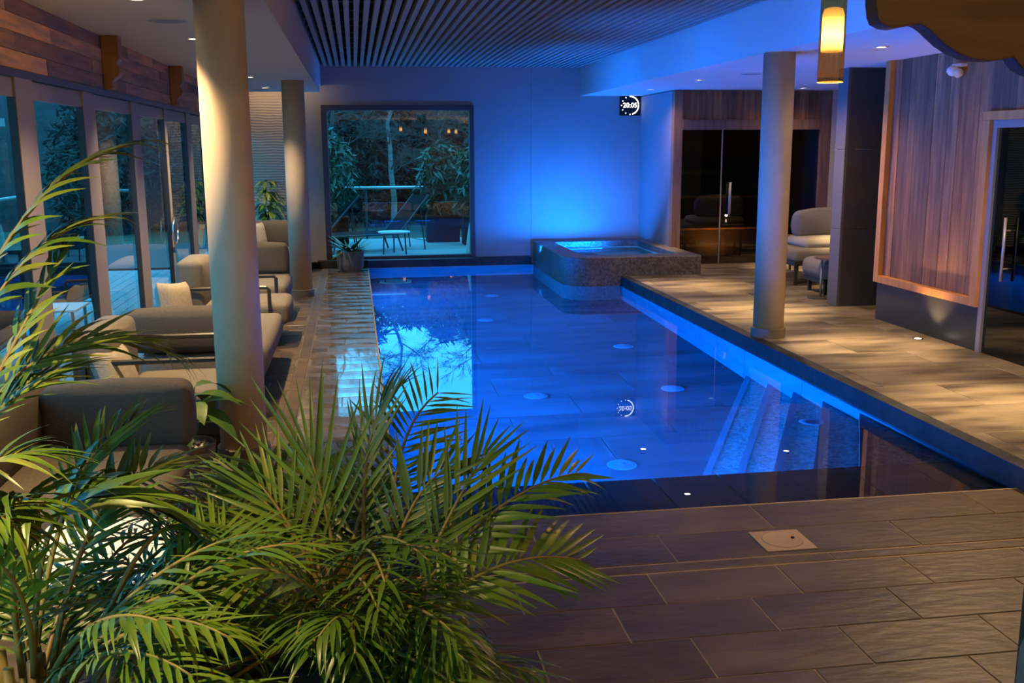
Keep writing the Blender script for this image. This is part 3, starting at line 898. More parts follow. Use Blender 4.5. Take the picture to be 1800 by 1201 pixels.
dme = bpy.data.meshes.new_from_object(fo.evaluated_get(bpy.context.evaluated_depsgraph_get()))
bpy.data.objects.remove(fo); bpy.data.curves.remove(fc)
dme.name = 'digits'
fo = link('digits', dme, ck, (0, -.038, cz)); fo.rotation_euler = (R(90), 0, 0)

# ------------------------------------------------------------------ pendants and carved bracket near the camera
def pendant(x, y, zb, label, ztop=2.72, light=48):
    t = empty('pendant_lamp', (x, y, zb), label, 'pendant lamp', 'amber glass pendant lamps')
    h = .46
    g = MB().lathe([(.051, 0), (.051, h)], 40, caps=False).build('glass_shade', G_amber, t, True)
    MB().lathe([(.047, .001), (.051, .0), (.051, .006), (.047, .006)], 32, caps=False).build('rim', M_amber_rim, t, True)
    MB().lathe([(.030, .118), (.042, .120), (.0425, .14), (.0425, .262), (.036, .285), (.02, .29)], 32).build('diffuser', E_lamp, t, True)
    MB().lathe([(.052, h - .02), (.052, h), (.02, h + .01), (.012, h + .05)], 24).build('cap', M_steel, t, True)
    if light:
        pl = bpy.data.lights.new('pendant_light', 'POINT'); pl.energy = light; pl.color = (1.0, .56, .22); pl.shadow_soft_size = 0.0
        po_ = bpy.data.objects.new('pendant_light', pl); COL.objects.link(po_); po_.parent = t; po_.location = (0, 0, -.12)
    MB().tube([(0, 0, h + .05), (0, 0, ztop - zb)], .003, 6).build('cord', M_gasket, t)
    MB().lathe([(.05, ztop - zb - .03), (.05, ztop - zb)], 24).build('canopy', M_steel, t, True)


M_amber_rim = pm('amber_rim', (0.7, 0.42, 0.15), 0.2)
pp = at(1459, 145, 3.95)
pendant(pp.x, 3.95, pp.z, 'amber glass tube pendant lamp hanging in view at top right', ztop=3.14, light=38)
pendant(1.49, -1.3, 2.20, 'amber pendant lamp seen only mirrored, left one in the back window')
pendant(3.02, -1.3, 2.13, 'amber pendant lamp seen only mirrored, right one in the back window')
pendant(3.30, -1.8, 2.13, 'amber pendant lamp seen only mirrored, farthest right in the back window')

bp = [(1531, -70), (1529, 8), (1531, 30), (1536, 43), (1550, 50), (1566, 52), (1584, 48), (1604, 44), (1618, 51), (1634, 66), (1650, 81), (1668, 93), (1690, 103), (1715, 108), (1738, 109), (1757, 105), (1770, 102), (1776, 112), (1786, 124), (1800, 131), (1860, 150), (1990, 240), (1990, -70)]
P3 = [at(a, b, 2.215) for a, b in bp]
br = MB().prism([(p.x, p.z) for p in P3][::-1], 2.185, 2.24, 'y').build('carved_bracket', M_bracket, None, bevel=.006)
tag(br, 'large carved dark timber bracket at the top right, close to the camera', 'bracket')
po = bx('timber_post', M_bracket, P3[-1].x, P3[-1].x + .2, 2.18, 2.38, 0, 2.72, bevel=.006)
tag(po, 'timber post carrying the carved bracket outside the view', 'post')

# ------------------------------------------------------------------ left lounge
def legs(t, pts, z1, r=.018, name='leg', mat=None):
    for (a, b) in pts:
        MB().box(a - r, a + r, b - r, b + r, 0, z1).build(name, mat or M_sofaframe, t)


def sofa(name, loc, label, seat, backs, arms=(), frame=None, pil=(), group='grey lounge seats on the left deck', cat='sofa', seatm=None, z0=.10):
    """all boxes in local metres: (x0,x1,y0,y1,z0,z1)"""
    t = empty(name, loc, label, cat, group)
    for s in seat:
        MB().cushion(*s, r=.055, puff=.012).build('seat_cushion', seatm or M_fabric, t, True)
    for b in backs:
        MB().cushion(*b[:6], r=.045, puff=.022).build('back_cushion', b[6] if len(b) > 6 else M_fabric_d, t, True)
    f = frame
    bx('base_frame', M_sofaframe, f[0], f[1], f[2], f[3], f[4], f[5], t, bevel=.006)
    legs(t, [(f[0] + .06, f[2] + .06), (f[1] - .06, f[2] + .06), (f[0] + .06, f[3] - .06), (f[1] - .06, f[3] - .06)], f[4] + .01)
    for (x0, x1, yy, za, zb) in arms:
        MB().tube([(x0, yy, za), (x0, yy, zb - .02), (x0 + .02, yy, zb), (x1 - .02, yy, zb), (x1, yy, zb - .02), (x1, yy, za)], .017, 6).build('arm_frame', M_sofaframe, t)
    return t


def pillow(loc, w, h, d, rot, label, mat, group='loose pillows on the lounge seats'):
    m = MB(); N = 12
    for sg in (-1, 1):
        vs = []
        for i in range(N + 1):
            for j in range(N + 1):
                u, v = i / N * 2 - 1, j / N * 2 - 1
                th = math.sqrt(max(0, (1 - u ** 4) * (1 - v ** 4)))
                vs.append((w / 2 * u * (1 - .07 * (1 - v * v)), sg * d / 2 * th, h / 2 + h / 2 * v * (1 - .07 * (1 - u * u))))
        fs = [(i * (N + 1) + j, (i + 1) * (N + 1) + j, (i + 1) * (N + 1) + j + 1, i * (N + 1) + j + 1) for i in range(N) for j in range(N)]
        m.add(vs, fs if sg < 0 else [f[::-1] for f in fs])
    o = m.build('pillow', mat, None, True)
    o.location = loc; o.rotation_euler = rot
    return tag(o, label, 'pillow', group)


# corner sofa nearest the camera
sofa('corner_sofa', (-1.30, 4.60, 0), 'grey corner sofa nearest the camera, facing it, behind the white table',
     [(-.42, .45, -.50, .47, .19, .36)], [(-.26, .44, .44, .64, .33, .655), (-.46, -.27, -.45, .66, .33, .655)], (), (-.45, .44, -.46, .62, .09, .19), seatm=M_fabric_d)
# armchair
sofa('lounge_armchair', (-1.20, 6.45, 0), 'grey armchair with two open dark arm frames, half hidden by the near column',
     [(-.25, .50, -.36, .36, .20, .37)], [(-.48, -.25, -.36, .36, .33, .74, M_fabric)], [(-.40, .36, -.40, .15, .575), (-.40, .30, .42, .15, .575)], (-.46, .42, -.42, .42, .12, .20), cat='armchair')
# daybed
sofa('daybed', (-1.10, 8.05, 0), 'long grey daybed beyond the armchair, its end cushion towards the camera',
     [(-.42, .43, -.92, .92, .20, .39)], [(-.50, .36, -.95, -.68, .42, .70, M_fabric_d)], (), (-.45, .34, -.95, .88, .10, .20))
sofa('lounge_armchair', (-1.15, 9.75, 0), 'grey armchair with a curved dark arm frame, right behind the daybed',
     [(-.30, .50, -.38, .38, .20, .40)], [(-.48, -.24, -.36, .36, .34, .80, M_fabric)], [(-.40, .34, -.42, .15, .56), (-.40, .34, .42, .15, .56)], (-.46, .42, -.42, .42, .12, .20), cat='armchair')
sofa('chaise', (-1.17, 11.20, 0), 'grey chaise with a dark back cushion, beside the far column',
     [(-.45, .42, -.55, .55, .19, .41)], [(-.42, .38, .36, .60, .42, .75)], (), (-.45, .34, -.55, .60, .10, .19))
sofa('rear_sofa', (-1.15, 14.8, 0), 'grey sofa against the rippled back wall',
     [(-.45, .42, -.55, .25, .19, .40)], [(-.42, .44, .20, .42, .40, .76)], (), (-.45, .40, -.55, .42, .10, .19))
pillow((-1.42, 8.15, .42), .40, .36, .16, (R(-10), R(6), R(66)), 'pale pillow propped on the daybed left of the near column', M_fabric_l)
pillow((-1.36, 14.86, .41), .22, .36, .14, (R(-12), 0, R(50)), 'pale pillow leaning at the left end of the sofa by the rippled wall', M_fabric_l)
pillow((-1.40, 6.12, .36), .34, .30, .14, (R(-20), 0, R(70)), 'pale pillow in the armchair beside the near column', M_fabric_l)

# white side table
tb = empty('side_table', (-.93, 3.50, 0), 'white square side table with rounded corners under the palm leaves', 'table')
MB().prism(rrect(-.24, .24, -.31, .31, .07), .405, .43).build('table_top', M_white, tb, bevel=.003)
bx('apron', M_sofaframe, -.21, .21, -.28, .28, .375, .405, tb)
legs(tb, [(-.18, -.25), (.18, -.25), (-.18, .25), (.18, .25)], .38)

# armchair corner at the bottom right, close to the camera
q = at(1800, 1201, 2.05)
ac = empty('lounge_chair', (q.x + .34, 2.0, 0), 'grey ribbed fabric chair back cut off at the bottom right corner', 'chair')
MB().cushion(-.36, .36, -.12, .12, .22, q.z + .20, r=.115, puff=.015).build('backrest', M_fabric, ac, True, xf=Matrix.Rotation(R(0), 4, 'Z'))
MB().cushion(-.36, .36, -.75, -.1, .20, .42, r=.06, puff=.015).build('seat', M_fabric, ac, True)
legs(ac, [(-.28, -.66), (.28, -.66), (-.28, -.02), (.28, -.02)], .24)

# ------------------------------------------------------------------ right lounge
rc = empty('lounge_chair', (5.85, 11.95, ZR), 'grey lounge chair with a plump cushion, left of the stone pillar', 'armchair')
MB().cushion(-.60, .45, -.40, .35, .28, .44, r=.05, puff=.01).build('seat', M_fabric, rc, True)
MB().cushion(-.34, .42, .10, .30, .54, .86, r=.05, puff=.05).build('back_cushion', M_fabric, rc, True)
MB().cushion(-.40, .44, -.25, .34, .42, .55, r=.06, puff=.02).build('seat_cushion', M_fabric_l, rc, True)
bx('frame', M_sofaframe, -.60, .45, -.40, .36, .24, .29, rc, bevel=.006)
legs(rc, [(-.56, -.36), (.40, -.36), (-.56, .30), (.40, .30)], .25)
ot = empty('ottoman', (5.55, 10.95, ZR), 'grey upholstered footstool in front of the right lounge chair', 'ottoman')
MB().cushion(-.36, .36, -.30, .30, .17, .40, r=.08, puff=.02).build('cushion', M_fabric, ot, True)
bx('frame', M_sofaframe, -.33, .33, -.27, .27, .13, .18, ot, bevel=.006)
legs(ot, [(-.28, -.2), (.28, -.2), (-.28, .2), (.28, .2)], .14)
tt = empty('pole_table', (5.12, 10.55, ZR), 'slim pole side table in front of the grey footstool', 'table')
MB().lathe([(.14, 0), (.14, .012)], 24).build('foot', M_rail, tt)
MB().lathe([(.012, .012), (.012, .44)], 12).build('pole', M_alu, tt, True)
MB().lathe([(.19, .44), (.19, .455)], 32).build('table_top', M_bracket, tt, xf=Matrix.Translation((.12, 0, 0)))
ct = empty('lantern_table', (5.78, 13.0, ZR), 'low dark table with a lit candle beside the sauna glass', 'table')
MB().lathe([(.2, .46), (.2, .48)], 28).build('table_top', M_sofaframe, ct)
legs(ct, [(-.12, -.12), (.12, -.12), (-.12, .12), (.12, .12)], .46, .012)
cd = empty('candle_jar', (5.72, 12.95, ZR + .48), 'small glass jar with a burning candle on the low table by the sauna', 'candle')
MB().lathe([(.035, 0), (.038, .08)], 20, caps=False).build('jar', G_rail, cd, True)
MB().lathe([(.03, .002), (.03, .03)], 16).build('wax', M_white, cd)
MB().lathe([(.004, .03), (.014, .045), (.010, .065), (.001, .085)], 10).build('flame', E_flame, cd, True)
l = bpy.data.lights.new('candle_light', 'POINT'); l.energy = 3; l.color = (1, .55, .2); l.shadow_soft_size = .02
lo = bpy.data.objects.new('candle_light', l); lo.location = (5.72, 12.95, ZR + .62); COL.objects.link(lo)

# ------------------------------------------------------------------ plants: leaves
def leaf_mesh(name, mat, wid, droop, n=6, peak=.3, fold=.25):
    m = MB(); vs = []; fs = []
    for i in range(n + 1):
        t = i / n
        w = wid * ((t / peak) ** .5 if t < peak else (max(0, 1 - (t - peak) / (1 - peak))) ** .75)
        w = max(w, .002)
        a = droop * t
        y = t * (1 - .22 * droop * t); z = -.5 * droop * t * t
        vs += [(-w, y, z + fold * w), (0, y, z), (w, y, z + fold * w)]
    for i in range(n):
        b = i * 3
        fs += [(b, b + 1, b + 4, b + 3), (b + 1, b + 2, b + 5, b + 4)]
    me = bpy.data.meshes.new(name)
    me.from_pydata(vs, [], fs); me.materials.append(mat)
    me.polygons.foreach_set('use_smooth', [True] * len(me.polygons))
    return me, vs, fs


LV = [leaf_mesh('leaflet', mt, w, d) for mt in (M_palm, M_palm_y) for (w, d) in ((.044, .15), (.048, .45), (.046, .8), (.052, 1.15))]


def bez(P, t):
    Q = [Vector(p) for p in P]
    while len(Q) > 1:
        Q = [Q[i].lerp(Q[i + 1], t) for i in range(len(Q) - 1)]
    return Q[0]


class Palm:
    def __init__(s, base, label, cap=300):
        s.t = empty('areca_palm', base, label, 'palm', 'areca palms in the foreground')
        s.base = Vector(base); s.count = 0; s.cap = cap; s.m = MB(); s.mats = []
        s.stems = MB()

    def frond(s, P, n=18, llen=.22, a0=62, a1=22, droop=1, start=.3, lift=.15, yel=.12, wide=1.0, up=(0, 0, 1)):
        P = [Vector(p) - s.base for p in P]
        pts = [bez(P, i / 14) for i in range(15)]
        r = MB().tube(pts, [.0075 * (1 - .75 * i / 14) + .0012 for i in range(15)], 5)
        fo = r.build('frond', M_stem, s.t, True)
        for i in range(n):
            t = start + (1 - start) * (i + .5) / n
            p = bez(P, t); T = (bez(P, min(1, t + .02)) - bez(P, t - .02)).normalized()
            S = T.cross(Vector(up))
            if S.length < .1: S = T.orthogonal()
            S.normalize(); U = S.cross(T).normalized()
            u = (t - start) / (1 - start)
            ang = R(a0 + (a1 - a0) * u + random.uniform(-6, 6))
            L = llen * (math.sin(math.pi * (.18 + .68 * u)) ** .7) * random.uniform(.88, 1.1)
            for sg in (-1, 1):
                D = (T * math.cos(ang) + S * (sg * math.sin(ang)) + U * (lift + random.uniform(-.08, .08))).normalized()
                N = (U - D * U.dot(D)).normalized()
                X = D.cross(N)
                var = max(0, min(3, droop + random.choice((-1, 0, 0, 1))))
                me, vs, fs = LV[var + (4 if random.random() < yel else 0)]
                pp_ = bez(P, min(1, t + random.uniform(0, .015)))
                w = L * wide * (1.0 if L > .12 else 1.3)
                M = Matrix(((X.x * w, D.x * L, N.x * L, pp_.x), (X.y * w, D.y * L, N.y * L, pp_.y), (X.z * w, D.z * L, N.z * L, pp_.z), (0, 0, 0, 1)))
                if s.count < s.cap:
                    o = link('leaflet', me, fo); o.matrix_local = M; s.count += 1
                else:
                    s.m.add([M @ Vector(v) for v in vs], fs)
        return fo

    def pxf(s, L, **k):
        return s.frond([at(*p) for p in L], **k)

    def random_fronds(s, cnt, az0, az1, e0, e1, l0, l1, seed, h0=0.0, **k):
        rnd = random.Random(seed)
        for i in range(cnt):
            az, el, ln = R(rnd.uniform(az0, az1)), R(rnd.uniform(e0, e1)), rnd.uniform(l0, l1)
            d = Vector((math.sin(az) * math.cos(el), math.cos(az) * math.cos(el), math.sin(el)))
            hz = Vector((math.sin(az), math.cos(az), 0))
            b = s.base + hz * .04 + Vector((rnd.uniform(-.07, .07), rnd.uniform(-.07, .07), h0))
            s.frond([b, b + d * ln * .55, b + d * ln * .85 + hz * ln * .2, b + d * ln * .75 + hz * ln * .62], **k)

    def done(s, canes=5, h=.25):
        for k in range(canes):
            a = k * 2.4
            m = MB().tube([(.05 * math.cos(a), .05 * math.sin(a), 0), (.06 * math.cos(a), .06 * math.sin(a), h)], .013, 7)
            m.build('cane', M_stem, s.t, True)
        if s.m.v:
            o = s.m.build('leaflet', M_palm, s.t, True)
            o['kind'] = 'stuff'


# planter trough with the middle palm
pb = empty('planter_trough', (-.17, 3.03, 0), 'dark rectangular planter trough under the middle palm', 'planter')
for a in ((-.34, .34, -.55, -.52, 0, .45), (-.34, .34, .52, .55, 0, .45), (-.34, -.31, -.52, .52, 0, .45), (.31, .34, -.52, .52, 0, .45)):
    bx('side', M_planter, *a, pb)
bx('soil', M_soil, -.31, .31, -.52, .52, .3, .41, pb)

PC = Palm((-.13, 2.85, .41), 'dense areca palm in the middle foreground in front of the pool', 300)
Y = 2.9
PC.pxf([(668, 1120, 2.85), (690, 900, 2.95), (680, 760, 3.05), (770, 690, 3.15)], n=22, llen=.24, a0=70, a1=45, droop=1, wide=.6, start=.25, lift=.05, up=(0, -.8, .6))
PC.pxf([(640, 1120, 2.85), (640, 900, 2.9), (625, 760, 3.0), (690, 690, 3.05)], n=14, llen=.24, a0=32, a1=15, droop=0, start=.35, lift=.1, yel=.45, wide=.7)
PC.pxf([(610, 1130, 2.75), (590, 960, 2.75), (570, 880, 2.8), (545, 800, 2.85)], n=9, llen=.40, a0=40, a1=10, droop=0, start=.4, lift=.1, up=(0, -.8, .6), wide=.5, yel=.05)
PC.pxf([(600, 1140, 2.7), (560, 1000, 2.7), (500, 900, 2.75), (455, 850, 2.8)], n=10, llen=.30, a0=45, a1=15, droop=0, start=.35, lift=.1, up=(0, -.8, .6), wide=.65)
PC.pxf([(690, 1140, 2.75), (740, 1000, 2.75), (880, 850, 2.85), (1015, 832, 3.0)], n=18, llen=.24, a0=62, a1=22, droop=1, start=.3, lift=.25, up=(0, -.5, .8))
PC.pxf([(700, 1150, 2.65), (780, 1020, 2.65), (900, 960, 2.7), (1020, 985, 2.8)], n=18, llen=.27, a0=62, a1=25, droop=1, start=.25, lift=.15, up=(0, -.55, .8))
PC.pxf([(690, 1150, 2.7), (740, 1000, 2.7), (800, 880, 2.8), (850, 800, 2.9)], n=9, llen=.30, a0=40, a1=12, droop=0, start=.4, lift=.1, up=(0, -.8, .6), wide=.7)
PC.pxf([(700, 1170, 2.5), (760, 1080, 2.5), (830, 1080, 2.5), (880, 1180, 2.5)], n=12, llen=.2, droop=2, yel=0)
PC.pxf([(650, 1150, 2.7), (690, 950, 2.8), (720, 860, 2.85), (790, 820, 2.9)], n=12, llen=.24, a0=50, a1=20, droop=0, up=(0, -.7, .7))
PC.pxf([(600, 1150, 2.6), (520, 1020, 2.5), (470, 985, 2.45), (390, 1040, 2.4)], n=14, llen=.22, droop=2, up=(0, -.3, .9))
PC.pxf([(630, 1160, 2.55), (590, 1060, 2.4), (540, 1000, 2.35), (440, 1000, 2.3)], n=14, llen=.20, droop=1, up=(0, -.3, .9))
PC.pxf([(640, 1160, 2.5), (640, 1080, 2.35), (610, 1050, 2.25), (560, 1120, 2.15)], n=14, llen=.18, droop=2)
PC.random_fronds(22, 140, 330, 20, 65, .42, .66, 3, n=12, llen=.2, droop=1)
PC.random_fronds(16, 130, 250, 5, 45, .40, .60, 31, n=12, llen=.2, droop=2)
PC.random_fronds(6, -30, 60, 62, 80, .40, .55, 9, n=10, llen=.22, droop=0)
PC.random_fronds(8, 60, 150, 30, 60, .32, .46, 21, n=11, llen=.19, droop=1)
PC.done(6, .2)

pt1 = MB().lathe([(.15, 0), (.2, .3), (.21, .42), (.19, .42), (.18, .37)], 32).build('plant_pot', M_pot, None, True)
pt1.location = (-.86, 2.42, 0)
tag(pt1, 'concrete pot of the drooping left palm, mostly hidden by leaves', 'plant pot')
PM = Palm((-.86, 2.42, .37), 'areca palm with drooping leaves in front of the white table', 300)
PM.pxf([(60, 1180, 2.42), (60, 950, 2.45), (90, 800, 2.5), (250, 905, 2.6)], n=15, llen=.40, a0=62, a1=6, droop=2, start=.5, lift=.12, yel=.12, wide=1.15)
PM.pxf([(150, 1180, 2.42), (230, 960, 2.5), (290, 860, 2.6), (390, 960, 2.7)], n=12, llen=.30, a0=50, a1=10, droop=3, start=.5, lift=.1, yel=.12, wide=.9)
PM.pxf([(90, 1190, 2.45), (120, 960, 2.5), (190, 810, 2.7), (330, 810, 2.95)], n=20, llen=.24, a0=45, a1=15, droop=1, start=.35, yel=.3)
PM.pxf([(60, 1190, 2.45), (80, 900, 2.6), (160, 760, 2.8), (260, 730, 3.0)], n=16, llen=.22, a0=40, a1=15, droop=0, start=.4, yel=.3)
PM.pxf([(40, 1190, 2.4), (0, 950, 2.4), (30, 820, 2.4), (70, 900, 2.3)], n=12, llen=.24, droop=3, yel=.2)
PM.pxf([(120, 1190, 2.35), (200, 1080, 2.35), (300, 1000, 2.4), (420, 1060, 2.5)], n=18, llen=.22, droop=1, yel=.2)
PM.pxf([(120, 1190, 2.3), (200, 1100, 2.25), (330, 1060, 2.3), (480, 1120, 2.35)], n=18, llen=.2, droop=2, yel=.1)
PM.pxf([(90, 1190, 2.3), (140, 1080, 2.2), (230, 1050, 2.15), (330, 1120, 2.1)], n=16, llen=.18, droop=2, yel=.1)
PM.pxf([(60, 1190, 2.3), (60, 1060, 2.2), (20, 980, 2.15), (-60, 960, 2.1)], n=16, llen=.2, droop=1)
PM.pxf([(200, 1190, 2.35), (300, 1060, 2.4), (360, 1000, 2.5), (395, 930, 2.65)], n=12, llen=.22, a0=45, droop=0, up=(0, -.7, .7), yel=.25)
PM.random_fronds(34, 40, 300, 25, 75, .42, .72, 5, n=13, llen=.19, droop=1)
PM.random_fronds(8, -40, 60, 40, 65, .40, .60, 8, n=12, llen=.18, droop=1)
PM.random_fronds(16, 80, 220, 5, 40, .40, .62, 33, n=12, llen=.2, droop=2)
PM.done(6, .22)

pt2 = MB().lathe([(.16, 0), (.21, .35), (.22, .48), (.2, .48), (.19, .43)], 32).build('plant_pot', M_pot, None, True)
pt2.location = (-1.36, 2.55, 0)
tag(pt2, 'concrete pot of the tall palm outside the left picture edge', 'plant pot')
PT = Palm((-1.36, 2.55, .43), 'tall areca palm reaching in from the left edge of the photo', 300)
PT.pxf([(-170, 1000, 2.55), (-90, 560, 2.55), (20, 290, 2.6), (245, 250, 2.75)], n=12, llen=.21, a0=46, a1=8, droop=2, start=.45, lift=.12, wide=1.9, yel=.4)
PT.pxf([(-170, 1000, 2.5), (-100, 640, 2.5), (0, 430, 2.55), (168, 385, 2.65)], n=11, llen=.20, a0=48, a1=8, droop=2, start=.5, lift=.1, wide=1.9, yel=.4)
PT.pxf([(-170, 1000, 2.5), (-60, 700, 2.55), (80, 520, 2.65), (310, 625, 2.9)], n=22, llen=.24, a0=45, a1=12, droop=1, start=.4, lift=.1, yel=.5, up=(0, -.3, .9))
PT.pxf([(-170, 1000, 2.4), (-60, 760, 2.4), (30, 600, 2.5), (110, 440, 2.6)], n=12, llen=.14, a0=55, a1=20, droop=1, start=.45, yel=.5, wide=1.5)
PT.pxf([(-170, 1000, 2.45), (-90, 800, 2.45), (-10, 690, 2.5), (120, 650, 2.65)], n=16, llen=.22, a0=40, a1=15, droop=1, start=.4, yel=.4)
PT.pxf([(-170, 1000, 2.4), (-100, 860, 2.3), (-20, 780, 2.3), (90, 800, 2.4)], n=16, llen=.2, droop=2, start=.4, yel=.3)
PT.pxf([(-170, 1000, 2.4), (-120, 900, 2.25), (-40, 860, 2.2), (40, 940, 2.2)], n=16, llen=.2, droop=2, start=.4, yel=.2)
PT.done(5, .5)


# ------------------------------------------------------------------ other indoor plants
def leafy(t, specs, mats, wid, droop, name='leaf', parent=None):
    ms = [leaf_mesh(name, mt, wid, d, peak=.42, fold=.15)[0] for mt in mats for d in droop]
    for (p, d, L) in specs:
        D = Vector(d).normalized(); U = Vector((0, 0, 1)); X = D.cross(U)
        if X.length < .05: X = Vector((1, 0, 0))
        X.normalize(); N = X.cross(D)
        o = link(name, random.choice(ms), parent or t)
        o.matrix_local = Matrix(((X.x * L, D.x * L, N.x * L, p[0]), (X.y * L, D.y * L, N.y * L, p[1]), (X.z * L, D.z * L, N.z * L, p[2]), (0, 0, 0, 1)))


def pot(loc, prof, label, mat=None):
    o = MB().lathe(prof, 36).build('plant_pot', mat or M_pot, None, True)
    smooth_by_angle(o); o.location = loc
    return tag(o, label, 'plant pot')


pot((-.96, 5.60, 0), [(.10, 0), (.132, .08), (.142, .20), (.125, .20), (.12, .17)], 'round concrete pot with pebbles beside the near column')
pe = MB()
for k in range(40):
    a, r_ = random.uniform(0, 6.28), .11 * math.sqrt(random.random())
    pe.lathe([(.002, 0), (.013, .006), (.010, .014), (.002, .017)], 6, (r_ * math.cos(a), r_ * math.sin(a), 0))
pe = pe.build('pebbles', M_pebble, None, True); pe.location = (-.96, 5.60, .172)
tag(pe, 'white pebbles on the soil of the pot beside the near column', 'pebbles', kind='stuff')
t = empty('peace_lily', (-.96, 5.60, .175), 'broad leaved green plant in the pebbled pot beside the near column', 'plant')
sp_ = []
for k in range(18):
    a = k * 2.4; h = .06 + .012 * k
    tip = (.055 * math.cos(a), .055 * math.sin(a), h + .08)
    MB().tube([(0, 0, 0), (.03 * math.cos(a), .03 * math.sin(a), h * .7), tip], .003, 5).build('stalk', M_stem, t)
    sp_.append((tip, (math.cos(a), math.sin(a), .35 - .05 * (k % 4)), .23 + .05 * (k % 3)))
leafy(t, sp_, [M_leaf], .24, (.9, 1.3))

pot((-.11, 15.22, 0), [(.155, 0), (.195, .06), (.205, .30), (.18, .30), (.17, .26)], 'concrete pot with a fern at the end of the left deck by the window')
t = empty('fern', (-.11, 15.22, .26), 'dark green spiky fern in the pot in front of the back window', 'fern')
sp_ = []
for k in range(46):
    a = k * 2.399; e = .25 + 1.1 * ((k * 7) % 10) / 10
    sp_.append(((.03 * math.cos(a), .03 * math.sin(a), 0), (math.cos(a), math.sin(a), e), random.uniform(.30, .48)))
leafy(t, sp_, [M_fern], .075, (.3, .7))

pot((-1.33, 15.42, 0), [(.10, 0), (.13, .30), (.14, .42), (.12, .42), (.115, .38)], 'pale pot behind the sofa at the rippled wall', M_pot_l)
t = empty('umbrella_tree', (-1.33, 15.42, .385), 'leafy green pot tree rising in front of the rippled wall', 'plant')
MB().tube([(0, 0, 0), (.02, 0, .3), (-.01, -.02, .55), (.02, 0, .85)], [.016, .014, .011, .006], 7).build('trunk', M_bark, t, True)
sp_ = []
for k in range(130):
    a = random.uniform(0, 6.28); h = random.uniform(.42, .98); rr = .20 * math.sin(math.pi * (h - .30) / .8) * random.uniform(.2, 1)
    sp_.append(((.05 + rr * math.cos(a), rr * math.sin(a) - .05, h), (math.cos(a), math.sin(a), random.uniform(-.9, .2)), random.uniform(.13, .21)))
leafy(t, sp_, [M_leaf, M_leaf, M_leaf_l], .17, (.5,))

pot((-1.58, 5.62, 0), [(.09, 0), (.12, .3), (.125, .45), (.11, .45), (.105, .42)], 'slim pot behind the corner sofa by the glass doors')
t = empty('spider_plant', (-1.58, 5.62, .42), 'variegated spider plant behind the corner sofa by the glass doors', 'plant')
sp_ = []
for k in range(60):
    a = k * 2.399; e = .3 + 1.2 * ((k * 7) % 10) / 10
    sp_.append(((.02 * math.cos(a), .02 * math.sin(a), 0), (math.cos(a), math.sin(a), e), random.uniform(.24, .38)))
leafy(t, sp_, [M_leaf_l, M_leaf], .035, (.8, 1.2))

# ------------------------------------------------------------------ terrace outside
gr = MB().box(-40, 40, YW + .35, 60, -.9, -.55).box(-40, XG - .2, -10, YW + .35, -.9, -.55).build('ground', M_grass)
tag(gr, 'dark winter lawn beyond the terrace', 'lawn', kind='structure')
te = bx('floor_terrace', M_gasket, -6.0, 8.0, YW + .3, 20.2, -.4, .02)
tag(te, 'grey timber decking of the terrace behind the back window', 'terrace', kind='structure')
y = YW + .33
while y < 20.1:
    bx('board', M_deck, -2.6, 4.2, y, y + .138, .02, .045, te); y += .145
te2 = bx('floor_terrace', M_gasket, -6.0, XG - .12, -3, YW + .3, -.4, -.02)
tag(te2, 'grey timber decking of the terrace outside the left glass wall', 'terrace', kind='structure')
x = XG - .14
while x > -5.9:
    bx('board', M_deck, x - .138, x, 2, YW + .2, -.02, .0, te2); x -= .145


def lounger(loc, rz, label):
    t = empty('sun_lounger', loc, label, 'sun lounger', 'sun loungers on the terrace', rz=rz)
    for yy in (-.31, .31):
        MB().tube([(-.95, yy, .30), (.35, yy, .30)], .018, 6).build('side_rail', M_outdark, t)
    for xx in (-.85, .25):
        for yy in (-.31, .31):
            MB().tube([(xx, yy, .30), (xx + (-.08 if xx < 0 else .10), yy, 0)], .016, 6).build('leg', M_outdark, t)
    bx('mesh_seat', M_outgrey, -.95, .30, -.29, .29, .305, .325, t)
    ca, sa_ = math.cos(R(48)), math.sin(R(48))
    M = Matrix.Translation((.30, 0, .315)) @ Matrix.Rotation(R(-48), 4, 'Y')
    MB().box(0, .82, -.29, .29, -.012, .012).build('mesh_back', M_outgrey, t, xf=M)
    for yy in (-.31, .31):
        MB().tube([M @ Vector((0, yy, 0)), M @ Vector((.84, yy, 0))], .018, 6).build('back_rail', M_outdark, t)
        MB().tube([M @ Vector((.60, yy, 0)), (.78, yy, 0.0)], .013, 6).build('prop', M_outdark, t)
    for q in (.25, .5, .75):
        MB().tube([(.60 * 1 + .3 * q, -.31, .62 - .62 * q), (.60 + .3 * q, .31, .62 - .62 * q)], .007, 5).build('cross_bar', M_outdark, t)
    MB().cushion(.60, .86, -.27, .27, .62, .70, r=.035, puff=.01).build('headrest', M_outgrey, t, True)


ZT = .045
lounger((.34, 17.75, ZT), R(22), 'dark sun lounger with raised back in the middle of the back window')
lounger((-.80, 18.6, ZT), R(4), 'dark sun lounger at the left of the back window, behind the fern')
t = empty('terrace_table', (.62, 17.1, ZT), 'small low terrace table with a pale top between the two back loungers', 'table')
MB().lathe([(.27, .36), (.27, .38)], 28).build('table_top', M_board, t)
for k in range(3):
    a = R(90 + 120 * k)
    MB().tube([(.2 * math.cos(a), .2 * math.sin(a), .36), (.22 * math.cos(a), .22 * math.sin(a), 0)], .013, 6).build('leg', M_outdark, t)
for k, (yy, rz) in enumerate([(6.6, 80), (8.6, 95), (10.8, 85)]):
    lounger((-3.1, yy, 0), R(rz), 'dark sun lounger outside the left glass doors, ' + ['nearest one', 'middle one', 'farthest one'][k])
t = empty('terrace_table', (-2.75, 9.6, 0), 'low square terrace table outside the left glass doors', 'table')
